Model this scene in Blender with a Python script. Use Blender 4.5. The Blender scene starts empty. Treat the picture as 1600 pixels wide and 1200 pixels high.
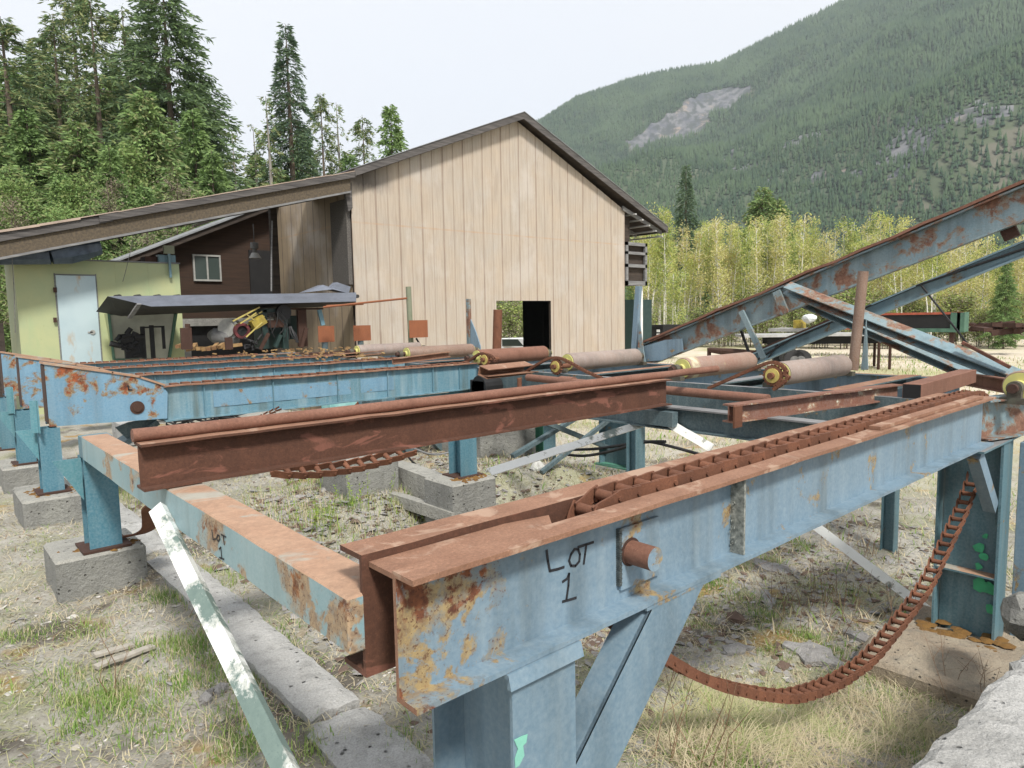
import bpy, math, random
import numpy as np
from mathutils import Vector, Matrix
random.seed(7); rng = np.random.default_rng(7)
S = bpy.context.scene; COL = S.collection
R = math.radians; PI = math.pi
# ------------------------------------------------------------------ camera
CAMH = 1.85; YAW, PITCH, ROLL, FPX = R(41.34), R(5.64), R(-1.03), 1075.5
fw = Vector((math.sin(YAW)*math.cos(PITCH), math.cos(YAW)*math.cos(PITCH), -math.sin(PITCH)))
rt = Vector((math.cos(YAW), -math.sin(YAW), 0)); up0 = rt.cross(fw)
rt, upv = rt*math.cos(ROLL)+up0*math.sin(ROLL), up0*math.cos(ROLL)-rt*math.sin(ROLL)
CP = Vector((0, 0, CAMH))
def at(px, py, X=None, Y=None, z=None):
    "world point seen at a pixel of the photo, on the plane X=, Y= or z="
    d = fw + rt*((px-800)/FPX) + upv*((600-py)/FPX)
    if X is not None: t = X/d.x
    elif Y is not None: t = Y/d.y
    else: t = (z-CAMH)/d.z
    return CP + d*t
cd = bpy.data.cameras.new('camera'); cam = bpy.data.objects.new('camera', cd); COL.objects.link(cam)
cd.sensor_width = 36; cd.lens = 36*FPX/1600; cd.clip_start = .05; cd.clip_end = 9000
M = Matrix((rt, upv, -fw)).transposed().to_4x4(); M.translation = CP; cam.matrix_world = M
S.camera = cam

def sstep(a, b, x):
    t = min(1, max(0, (x-a)/(b-a))); return t*t*(3-2*t)
def gz(x, y):
    return -.9*max(sstep(1.9, 4.8, x)*(1-sstep(4.9, 6.3, y)), sstep(5.6, 9, x))
def gznp(x, y):
    f = lambda a, b, v: (lambda t: t*t*(3-2*t))(np.clip((v-a)/(b-a), 0, 1))
    return -.9*np.maximum(f(1.9, 4.8, x)*(1-f(4.9, 6.3, y)), f(5.6, 9, x))

# ------------------------------------------------------------------ materials
MATS = {}
class NT:
    def __init__(s, name):
        s.m = bpy.data.materials.new(name); s.m.use_nodes = True; s.t = s.m.node_tree; s.t.nodes.clear()
        s.out = s.n('ShaderNodeOutputMaterial'); s.b = s.n('ShaderNodeBsdfPrincipled')
        s.l(s.b.outputs[0], s.out.inputs[0]); s.geo = s.n('ShaderNodeNewGeometry'); MATS[name] = s.m
    def n(s, t): return s.t.nodes.new(t)
    def l(s, a, b): s.t.links.new(a, b)
    def pos(s, sc=(1, 1, 1)):
        v = s.n('ShaderNodeVectorMath'); v.operation = 'MULTIPLY'; v.inputs[1].default_value = sc
        s.l(s.geo.outputs['Position'], v.inputs[0]); return v.outputs[0]
    def noise(s, scale, detail=6, sc=(1, 1, 1), rough=.6, dist=0, off=0):
        n = s.n('ShaderNodeTexNoise'); n.inputs['Scale'].default_value = scale; n.inputs['Detail'].default_value = detail
        n.inputs['Roughness'].default_value = rough; n.inputs['Distortion'].default_value = dist
        p = s.pos(sc)
        if off:
            a = s.n('ShaderNodeVectorMath'); a.inputs[1].default_value = (off, off*1.7, off*.6); s.l(p, a.inputs[0]); p = a.outputs[0]
        s.l(p, n.inputs['Vector']); return n.outputs['Fac']
    def voro(s, scale, sc=(1, 1, 1), feat='F1'):
        n = s.n('ShaderNodeTexVoronoi'); n.feature = feat; n.inputs['Scale'].default_value = scale
        s.l(s.pos(sc), n.inputs['Vector']); return n
    def ramp(s, fac, stops, interp='LINEAR'):
        r = s.n('ShaderNodeValToRGB'); r.color_ramp.interpolation = interp; e = r.color_ramp.elements
        while len(e) < len(stops): e.new(.5)
        for i, (p, c) in enumerate(stops):
            e[i].position = p; e[i].color = (c, c, c, 1) if isinstance(c, (int, float)) else (*c, 1)
        s.l(fac, r.inputs[0]); return r.outputs[0]
    def mix(s, fac, a, b, mode='MIX'):
        m = s.n('ShaderNodeMix'); m.data_type = 'RGBA'; m.blend_type = mode
        for v, k in ((fac, 0), (a, 6), (b, 7)):
            if isinstance(v, (int, float)): m.inputs[k].default_value = v
            elif isinstance(v, tuple): m.inputs[k].default_value = (*v, 1)
            else: s.l(v, m.inputs[k])
        return m.outputs[2]
    def math(s, op, a, b=None):
        m = s.n('ShaderNodeMath'); m.operation = op
        for v, k in ((a, 0), (b, 1)):
            if v is None: continue
            if isinstance(v, (int, float)): m.inputs[k].default_value = v
            else: s.l(v, m.inputs[k])
        return m.outputs[0]
    def fin(s, col, rough=.7, bump=None, bs=.3, bd=.01, spec=.5, metal=0):
        if isinstance(col, tuple): s.b.inputs['Base Color'].default_value = (*col, 1)
        else: s.l(col, s.b.inputs['Base Color'])
        if isinstance(rough, (int, float)): s.b.inputs['Roughness'].default_value = rough
        else: s.l(rough, s.b.inputs['Roughness'])
        s.b.inputs['Specular IOR Level'].default_value = spec; s.b.inputs['Metallic'].default_value = metal
        if bump is not None:
            b = s.n('ShaderNodeBump'); b.inputs['Strength'].default_value = bs; b.inputs['Distance'].default_value = bd
            s.l(bump, b.inputs['Height']); s.l(b.outputs[0], s.b.inputs['Normal'])
        return s.m
RD, RL, OC = (.085, .030, .017), (.23, .082, .035), (.30, .20, .075)
def steel(name, c1, c2, thr=.6, scale=2.2, streak=.3, grime=(.05, .06, .055), off=0, rough=.5, rd=RD, rl=RL, oc=OC, end=None, gap=.012):
    n = NT(name)
    big = n.noise(scale, 12, dist=.5, rough=.68, off=off); med = n.noise(scale*4.5, 7, off=off+3)
    base = n.mix(n.ramp(n.noise(1.3, 5, off=off+9), [(.35, 0), (.65, 1)]), c1, c2)
    base = n.mix(n.ramp(n.noise(60, 3), [(.3, .0), (.8, .16)]), base, (.6, .66, .66))
    st = n.noise(7, 6, sc=(1, 1, .09), rough=.55, off=off+5)
    base = n.mix(n.math('MULTIPLY', n.ramp(st, [(.48, 0), (.7, 1)]), streak), base, grime)
    st2 = n.noise(16, 5, sc=(1, 1, .07), rough=.55, off=off+15)
    base = n.mix(n.math('MULTIPLY', n.ramp(st2, [(.5, 0), (.72, 1)]), streak*.35), base, (.42, .47, .47))
    mask = n.math('ADD', n.math('MULTIPLY', big, .78), n.math('MULTIPLY', med, .22))
    if end:
        sx = n.n('ShaderNodeSeparateXYZ'); n.l(n.geo.outputs['Position'], sx.inputs[0])
        for (x_, r_, k_) in end: mask = n.math('ADD', mask, n.math('MULTIPLY', n.ramp(n.math('DIVIDE', n.math('ABSOLUTE', n.math('SUBTRACT', sx.outputs[0], x_)), r_), [(.2, 1), (1, 0)]), k_))
    ochre = n.ramp(mask, [(thr-.025, 0), (thr, 1)]); rust = n.ramp(mask, [(thr+gap, 0), (thr+gap+.03, 1)])
    sp = n.noise(95, 3); speck = n.math('MULTIPLY', n.ramp(sp, [(.58, 0), (.64, 1)]), n.ramp(mask, [(thr-.05, 0), (thr+.04, 1)]))
    rc = n.mix(n.ramp(n.noise(22, 7), [(.35, 0), (.65, 1)]), rd, rl)
    ocm = n.mix(n.ramp(n.noise(30, 9, off=off+2, rough=.75), [(.42, 0), (.60, 1)]), oc, tuple(.45*x+.55*y for x, y in zip(oc, rd)))
    ocm = n.mix(n.ramp(n.noise(9, 7, off=off+6), [(.50, 0), (.62, .8)]), ocm, c2)
    c = n.mix(n.math('MULTIPLY', ochre, .85), base, ocm); c = n.mix(rust, c, rc); c = n.mix(speck, c, rd)
    ro = n.ramp(rust, [(0, rough), (1, .9)])
    h = n.math('ADD', n.math('MULTIPLY', rust, -.5), n.math('MULTIPLY', n.noise(90, 4), .6))
    return n.fin(c, ro, h, .35, .004)
def rusty(name, a, b, c=None, off=0, sc=3, rough=.85, pink=0):
    vary = name == 'rust_chain'
    n = NT(name); v = n.mix(n.ramp(n.noise(sc, 9, off=off, rough=.65), [(.3, 0), (.7, 1)]), a, b)
    v = n.mix(n.ramp(n.noise(sc*14, 8, off=off, rough=.75), [(.35, 0), (.7, .6)]), v, tuple(x*.4 for x in a)); v = n.mix(n.ramp(n.noise(150, 3, off=off), [(.6, 0), (.75, .5)]), v, tuple(min(1, x*1.7) for x in b))
    if c: v = n.mix(n.ramp(n.noise(sc*.7, 8, sc=(1, 1, 2.5), off=off+4, dist=.8), [(.56, 0), (.62, .8)]), v, c)
    v = n.mix(n.ramp(n.noise(11, 5, sc=(1, 1, .12), off=off+8), [(.5, 0), (.75, .4)]), v, tuple(x*.5 for x in a))
    if vary: oi = n.n('ShaderNodeObjectInfo'); v = n.mix(n.ramp(oi.outputs['Random'], [(0, .5), (1, 0)]), v, tuple(x*.35 for x in a))
    return n.fin(v, rough, n.noise(70, 5), .4, .004)
steel('paint_near', (.15, .232, .305), (.125, .195, .255), .60, 3.4, .4, off=1, gap=.04, oc=(.36, .25, .09), end=((.9, .40, .15), (1.9, .24, .085), (1.25, .15, .04)))
steel('paint_column', (.145, .23, .30), (.12, .19, .25), .69, 3.4, .28, off=1)
steel('paint_deck', (.105, .235, .315), (.08, .185, .235), .66, 2.4, .85, grime=(.10, .13, .12), off=4)
steel('paint_plate', (.13, .265, .385), (.11, .235, .33), .55, 2.8, .25, off=12, rl=(.32, .09, .03))
steel('paint_post', (.045, .16, .225), (.045, .15, .20), .66, 1.6, .3, off=7)
steel('paint_rightpost', (.07, .165, .205), (.055, .125, .155), .66, 2, .4, off=17)
steel('paint_cross', (.20, .33, .37), (.27, .38, .40),   .54, 2.6, .25, gap=.05, oc=(.42, .27, .14), off=21, rl=(.36, .16, .06))
steel('paint_incline', (.12, .20, .24), (.17, .23, .245), .525, 2.6, .45, off=31, rd=(.13, .065, .045), rl=(.25, .135, .09), oc=(.24, .18, .12))
steel('paint_incline_pale', (.15, .26, .33), (.19, .28, .32), .60, 3, .3, off=33, rl=(.26, .13, .08))
steel('paint_dark', (.035, .07, .085), (.06, .10, .115), .62, 3, .3, off=37)
steel('paint_green', (.05, .26, .15), (.05, .20, .14), .62, 3, .35, off=41)
steel('paint_teal', (.08, .24, .29), (.06, .19, .23), .66, 3, .35, off=44)
steel('white_peel', (.86, .86, .83), (.80, .81, .78), .565, 4.5, .1, grime=(.3, .33, .32), off=51, rd=(.16, .20, .19), rl=(.2, .24, .22), oc=(.42, .40, .33))
steel('bar_mix', (.78, .79, .78), (.72, .74, .72), .50, 2.4, .05, grime=(.4, .42, .4), off=3, rd=(.12, .17, .155), rl=(.15, .205, .185), oc=(.45, .46, .42))
steel('rust_white', (.20, .075, .04), (.15, .055, .03), .56, 2.4, .2, off=61, rd=(.55, .58, .47), rl=(.66, .66, .55), oc=(.33, .16, .09))
steel('roller_skin', (.17, .09, .055), (.24, .145, .095), .62, 5, .1, off=66, rd=(.27, .20, .12), rl=(.33, .27, .19), oc=(.24, .12, .07))
steel('roller_grey', (.19, .135, .115), (.27, .20, .165), .60, 2.0, .3, off=71, gap=.05, rd=(.16, .06, .035), rl=(.24, .11, .07), oc=(.33, .27, .18), rough=.6)
steel('roller_cream', (.24, .12, .08), (.30, .20, .15), .56, 1.4, .2, off=75, gap=.01, rd=(.50, .46, .32), rl=(.55, .50, .36), oc=(.34, .24, .15), rough=.6)
rusty('rust_top', (.23, .115, .07), (.33, .18, .115), (.37, .25, .18), off=2, sc=7)
rusty('rust_cross', (.45, .29, .195), (.36, .21, .135), (.33, .34, .30), off=13, sc=3)
rusty('rust_brown', (.080, .033, .019), (.125, .052, .030), (.21, .085, .058), off=5, sc=5)
rusty('rust_chain', (.15, .058, .030), (.26, .105, .055), off=9, sc=9)
rusty('rust_dark', (.05, .022, .014), (.075, .034, .022), off=19, sc=5)
rusty('rust_orange', (.30, .105, .045), (.24, .085, .04), off=23, sc=6)
rusty('rust_pipe', (.19, .085, .055), (.26, .13, .09), off=27, sc=5)
rusty('moss', (.15, .075, .018), (.22, .12, .03), (.10, .05, .02), off=29, sc=12, rough=1)
def plain(name, a, b, sc=4, rough=.8, bs=.3, spec=.4, off=0, det=7, st=(1, 1, 1), bd=.005):
    n = NT(name); v = n.mix(n.ramp(n.noise(sc, det, sc=st, off=off), [(.32, 0), (.68, 1)]), a, b)
    return n.fin(v, rough, n.noise(sc*9, 5, sc=st), bs, bd, spec)
plain('yellow_paint', (.55, .50, .16), (.42, .42, .16), 9); plain('hub_yellow', (.62, .52, .16), (.36, .27, .08), 12)
plain('weathered_wood', (.045, .042, .042), (.13, .12, .115), 5, .9, st=(.3, .3, 6), off=3)
plain('weathered_gray', (.12, .12, .125), (.24, .24, .24), 5, .9, st=(.4, 1, 5))
plain('dark_wood', (.028, .022, .018), (.06, .045, .036), 3, .9, st=(.4, 1, 5))
plain('osb', (.13, .10, .065), (.06, .05, .04), 22, .9); plain('brown_board', (.05, .028, .018), (.028, .017, .012), 3, .9, st=(.5, 1, 8))
plain('black', (.008, .008, .009), (.014, .014, .015), 3, .7); plain('rubber', (.018, .018, .02), (.03, .03, .032), 6, .6)
plain('roof_felt', (.42, .33, .27), (.30, .24, .20), 2, .9); plain('metal_roof', (.26, .27, .28), (.17, .175, .185), 3, .45)
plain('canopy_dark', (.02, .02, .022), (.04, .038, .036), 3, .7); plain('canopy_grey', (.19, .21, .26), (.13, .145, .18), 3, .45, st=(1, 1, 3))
plain('door_blue', (.38, .47, .50), (.30, .40, .45), 2, .5); plain('white_paint', (.75, .75, .73), (.62, .62, .6), 5, .5)
plain('aluminium', (.36, .36, .34), (.26, .26, .25), 9, .4); plain('yellow_machine', (.42, .33, .05), (.2, .15, .04), 6, .5)
plain('red_machine', (.15, .03, .035), (.05, .015, .015), 8, .5); plain('dark_green', (.018, .04, .038), (.03, .055, .05), 5, .5)
plain('grey_drum', (.17, .17, .17), (.11, .11, .11), 14, .7); plain('red_box', (.42, .10, .06), (.28, .07, .04), 4, .5)
plain('bearing_mat', (.10, .10, .075), (.06, .045, .035), 14, .7); plain('green_frame', (.08, .17, .12), (.05, .11, .08), 4, .6); plain('deck_boards', (.42, .42, .42), (.28, .28, .27), 3, .8)
plain('marker', (.012, .012, .015), (.02, .02, .025), 20, .6); plain('weld', (.03, .035, .035), (.10, .12, .12), 60, .5)
plain('lichen', (.09, .10, .09), (.32, .33, .30), 55, 1); plain('green_chip', (.06, .42, .20), (.05, .30, .15), 12, .6)
plain('green_fade', (.22, .55, .42), (.2, .45, .38), 12, .6)
plain('yellow_saw', (.5, .42, .12), (.33, .27, .1), 8, .5); plain('firewood', (.36, .24, .10), (.16, .08, .04), 6, .8)
plain('plastic_white', (.68, .70, .70), (.5, .54, .54), 3, .6); plain('blue_duct', (.03, .045, .07), (.09, .12, .17), 5, .35)
plain('car_white', (.75, .77, .78), (.7, .72, .73), 3, .2); plain('paper', (.6, .6, .58), (.35, .35, .33), 6, .9)
plain('cyan_tarp', (.35, .62, .60), (.2, .45, .45), 7, .6)
n = NT('osb_dark'); v = n.voro(45); c = n.mix(n.ramp(v.outputs['Distance'], [(.1, 0), (.7, 1)]), (.05, .045, .042), (.12, .11, .10)); n.fin(c, .9)
# concrete
def concrete(name, a, b, dark=(.12, .12, .11), off=0):
    n = NT(name); c = n.mix(n.ramp(n.noise(3, 8, off=off), [(.3, 0), (.7, 1)]), a, b)
    c = n.mix(n.ramp(n.noise(9, 6, sc=(1, 1, .15), off=off+5), [(.52, 0), (.75, .55)]), c, dark)
    pit = n.voro(19, feat='F1'); pm = n.ramp(pit.outputs['Distance'], [(.08, 1), (.2, 0)]); pm = n.math('MULTIPLY', pm, n.ramp(n.noise(5, 3), [(.45, 0), (.6, 1)]))
    c = n.mix(pm, c, (.05, .05, .045)); c = n.mix(n.ramp(n.noise(120, 3), [(.35, .35), (.6, 0)]), c, dark)
    h = n.math('SUBTRACT', n.math('ADD', n.noise(35, 8, rough=.7), n.math('MULTIPLY', n.noise(9, 6, rough=.7), 1.5)), n.math('MULTIPLY', pm, 1.6))
    return n.fin(c, .95, h, .9, .02)
concrete('concrete', (.40, .39, .35), (.29, .285, .26)); concrete('concrete_light', (.50, .495, .48), (.37, .365, .35), off=4)
concrete('concrete_side', (.30, .30, .275), (.21, .21, .20), off=9); concrete('concrete_wall', (.33, .32, .30), (.2, .2, .19), off=15)
# siding: tan sheets; rust-stained seams every .7367 m from the corner at x=8.98
def siding(name, a, b, axis, x0):
    n = NT(name); sx = n.n('ShaderNodeSeparateXYZ'); n.l(n.geo.outputs['Position'], sx.inputs[0]); X = sx.outputs[axis]; Z = sx.outputs[2]
    c = n.mix(n.ramp(n.noise(1.1, 6, off=2), [(.3, 0), (.7, 1)]), a, b)
    c = n.mix(n.ramp(n.noise(26, 4, sc=(1, 1, .05), off=3), [(.40, 0), (.72, .6)]), c, tuple(x*.68 for x in a)); c = n.mix(n.ramp(n.noise(5, 7, sc=(1, 1, .12), off=12, rough=.7), [(.55, 0), (.72, .45)]), c, (.24, .20, .165))
    c = n.mix(n.ramp(n.noise(.8, 7, sc=(1, 1, .7), off=8), [(.52, 0), (.66, .4)]), c, (.50, .47, .45))
    def line(period, w, off):
        t = n.math('MODULO', n.math('ADD', n.math('SUBTRACT', X, x0-off), period*20), period); d = n.math('ABSOLUTE', n.math('SUBTRACT', t, period/2))
        return n.ramp(n.math('DIVIDE', d, w), [(.35, 1), (1, 0)])
    wob = n.ramp(n.noise(6, 4, sc=(1, 1, .3), off=6), [(.25, .35), (.6, 1)])
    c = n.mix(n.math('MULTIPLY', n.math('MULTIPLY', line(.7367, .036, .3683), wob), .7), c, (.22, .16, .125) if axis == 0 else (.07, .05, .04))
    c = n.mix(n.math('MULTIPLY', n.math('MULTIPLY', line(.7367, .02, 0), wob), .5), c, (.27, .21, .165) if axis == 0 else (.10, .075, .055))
    zs = n.math('ABSOLUTE', n.math('SUBTRACT', Z, 4.365))
    wb = n.math('DIVIDE', zs, .045)
    c = n.mix(n.math('MULTIPLY', n.ramp(wb, [(.2, .55), (.8, 0)]), n.ramp(n.noise(3, 6), [(.35, .1), (.65, 1)])), c, (.42, .26, .15))
    # darker, streaky patch under the roof at the left corner
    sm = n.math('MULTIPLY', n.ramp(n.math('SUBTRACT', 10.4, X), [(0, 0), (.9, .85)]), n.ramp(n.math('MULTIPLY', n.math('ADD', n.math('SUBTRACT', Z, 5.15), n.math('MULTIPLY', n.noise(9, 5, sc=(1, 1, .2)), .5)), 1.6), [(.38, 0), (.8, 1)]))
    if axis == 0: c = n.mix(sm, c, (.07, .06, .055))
    return n.fin(c, .75, n.noise(60, 4, sc=(1, 1, .1)), .25, .004)
siding('siding', (.43, .355, .28), (.40, .36, .315), 0, 8.98); siding('siding_side', (.40, .31, .205), (.24, .19, .14), 1, 16.41)  # side wall: darker copy, the lean-to shade is mixed into its colour
n = NT('shack_paint'); c = n.mix(n.ramp(n.noise(1.2, 6), [(.35, 0), (.65, 1)]), (.41, .43, .23), (.33, .385, .225))
c = n.mix(n.ramp(n.noise(5, 7, sc=(1, 1, .15), off=3), [(.55, 0), (.7, .5)]), c, (.30, .40, .22)); c = n.mix(n.ramp(n.noise(30, 4), [(.66, 0), (.72, .8)]), c, (.14, .13, .07))
n.fin(c, .6, n.noise(8, 4), .2, .01)
n = NT('door_paint'); c = n.mix(n.ramp(n.noise(1.6, 6), [(.35, 0), (.65, 1)]), (.42, .52, .55), (.36, .46, .50))
c = n.mix(n.ramp(n.noise(3.2, 7, sc=(1, 1, .35), off=6), [(.55, 0), (.64, .85)]), c, (.40, .28, .16)); n.fin(c, .5)
n = NT('glass'); n.fin((.045, .06, .055), .22, spec=.35)
n = NT('glass_pale'); c = n.mix(n.ramp(n.noise(2, 3), [(.4, 0), (.6, 1)]), (.34, .35, .30), (.42, .43, .37)); n.fin(c, .08, spec=.8)
# vegetation
def leaf(name, a, b, sc=1.2, tr=.25, c3=None):
    n = NT(name); c = n.mix(n.ramp(n.noise(sc, 4), [(.35, 0), (.65, 1)]), a, b)
    if c3: c = n.mix(n.ramp(n.noise(sc*.3, 3, off=5), [(.5, 0), (.65, 1)]), c, c3)
    n.fin(c, .75, spec=.2)
    if tr:
        t = n.n('ShaderNodeBsdfTranslucent'); n.l(c, t.inputs[0]); m = n.n('ShaderNodeMixShader'); m.inputs[0].default_value = tr
        n.l(n.b.outputs[0], m.inputs[1]); n.l(t.outputs[0], m.inputs[2]); n.l(m.outputs[0], n.out.inputs[0])
    return n.m
leaf('needle_dark', (.095, .145, .080), (.13, .19, .095)); leaf('needle_mid', (.13, .205, .085), (.19, .27, .105))
leaf('needle_green', (.18, .29, .10), (.26, .37, .13)); leaf('needle_olive', (.24, .27, .12), (.30, .32, .15)); leaf('needle_blue', (.085, .14, .10), (.13, .19, .125))
leaf('leaf_yellow', (.55, .55, .18), (.46, .50, .16), .5, .35, (.54, .46, .20)); leaf('leaf_lime', (.42, .48, .14), (.33, .42, .13), .5, .35)
leaf('leaf_orange', (.56, .50, .24), (.54, .52, .24), .5, .35); leaf('leaf_green', (.15, .23, .07), (.19, .27, .085), .6, .3)
leaf('twig', (.20, .17, .13), (.26, .22, .16), 1, 0); leaf('weed', (.30, .40, .06), (.20, .32, .05), 5, .3)
leaf('grass_green', (.17, .30, .06), (.26, .36, .10), 3, .3); leaf('grass_dry', (.62, .54, .38), (.46, .39, .26), 3, .25, (.42, .42, .22))
leaf('stem_red', (.17, .10, .06), (.25, .17, .11), 5, 0)
plain('bark', (.10, .075, .055), (.16, .13, .10), 6, .9); plain('bark_grey', (.22, .20, .18), (.3, .28, .25), 6, .9)
plain('birch_bark', (.72, .70, .65), (.52, .50, .45), 2.5, .8, st=(1, 1, 2)); plain('bark_chip', (.33, .32, .31), (.20, .185, .17), 14, 1)
plain('bark_slab', (.42, .41, .40), (.24, .23, .225), 8, 1, bs=.9, bd=.03); plain('slab_brown', (.16, .11, .085), (.10, .07, .055), 5, .9, st=(1, 6, 1))
plain('pebble', (.55, .53, .49), (.38, .36, .33), 14, 1); plain('plank', (.40, .37, .32), (.28, .26, .22), 5, .9, st=(6, 1, 1))
# ground
n = NT('ground_mat')
g = n.mix(n.ramp(n.noise(1.7, 9, rough=.7), [(.35, 0), (.65, 1)]), (.44, .42, .37), (.28, .265, .225))
g = n.mix(n.ramp(n.noise(.9, 7, off=3), [(.49, 0), (.62, .55)]), g, (.27, .28, .13))
g = n.mix(n.ramp(n.noise(1.4, 8, off=8), [(.58, 0), (.66, .8)]), g, (.33, .20, .05))
g = n.mix(n.ramp(n.noise(1.1, 8, off=14), [(.56, 0), (.62, .85)]), g, (.11, .095, .08))
v = n.voro(22); g = n.mix(n.ramp(v.outputs['Distance'], [(.12, .7), (.26, 0)]), g, (.50, .48, .44))
v2 = n.voro(55); g = n.mix(n.ramp(v2.outputs['Distance'], [(.10, .7), (.3, 0)]), g, (.12, .10, .085))
far = n.n('ShaderNodeSeparateXYZ'); n.l(n.geo.outputs['Position'], far.inputs[0])
fm = n.ramp(n.math('MULTIPLY', n.math('ADD', far.outputs[0], n.math('MULTIPLY', far.outputs[1], .35)), .01), [(.12, 0), (.22, 1)])
fg = n.mix(n.ramp(n.noise(.10, 7, sc=(1, 1, 1), off=21), [(.50, 0), (.60, 1)]), (.60, .53, .43), (.40, .39, .22))
fg = n.mix(n.ramp(n.noise(1.2, 6, off=2), [(.4, 0), (.7, .45)]), fg, (.40, .36, .26))
g = n.mix(fm, g, fg)
n.fin(g, 1, n.math('ADD', n.noise(26, 10, rough=.8), n.math('MULTIPLY', v.outputs['Distance'], .5)), .8, .03, .15)
n = NT('hill_mat'); g = n.mix(n.ramp(n.noise(.012, 8), [(.4, 0), (.6, 1)]), (.05, .075, .04), (.08, .10, .055)); g = n.mix(n.ramp(n.noise(.012, 8, off=4), [(.58, 0), (.64, .8)]), g, (.14, .13, .10)); n.fin(g, 1)
n = NT('rock_mat'); g = n.mix(n.ramp(n.noise(.022, 10, sc=(1, 1, .5), rough=.75), [(.42, 0), (.56, 1)]), (.075, .082, .095), (.165, .165, .17)); g = n.mix(n.ramp(n.noise(.02, 8, off=7), [(.56, 0), (.62, .8)]), g, (.26, .21, .165)); g = n.mix(n.ramp(n.noise(.06, 7, sc=(1, 1, .22), off=9), [(.47, 0), (.56, .85)]), g, (.055, .065, .06)); n.fin(g, 1)
n = NT('hill_trees'); g = n.mix(n.ramp(n.noise(.05, 5), [(.35, 0), (.65, 1)]), (.03, .058, .036), (.065, .10, .05)); g = n.mix(n.ramp(n.noise(.006, 6, off=3), [(.48, 0), (.62, .75)]), g, (.075, .115, .06)); g = n.mix(n.ramp(n.noise(.3, 3), [(.6, 0), (.8, .4)]), g, (.11, .125, .08)); n.fin(g, 1, spec=.1)

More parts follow.
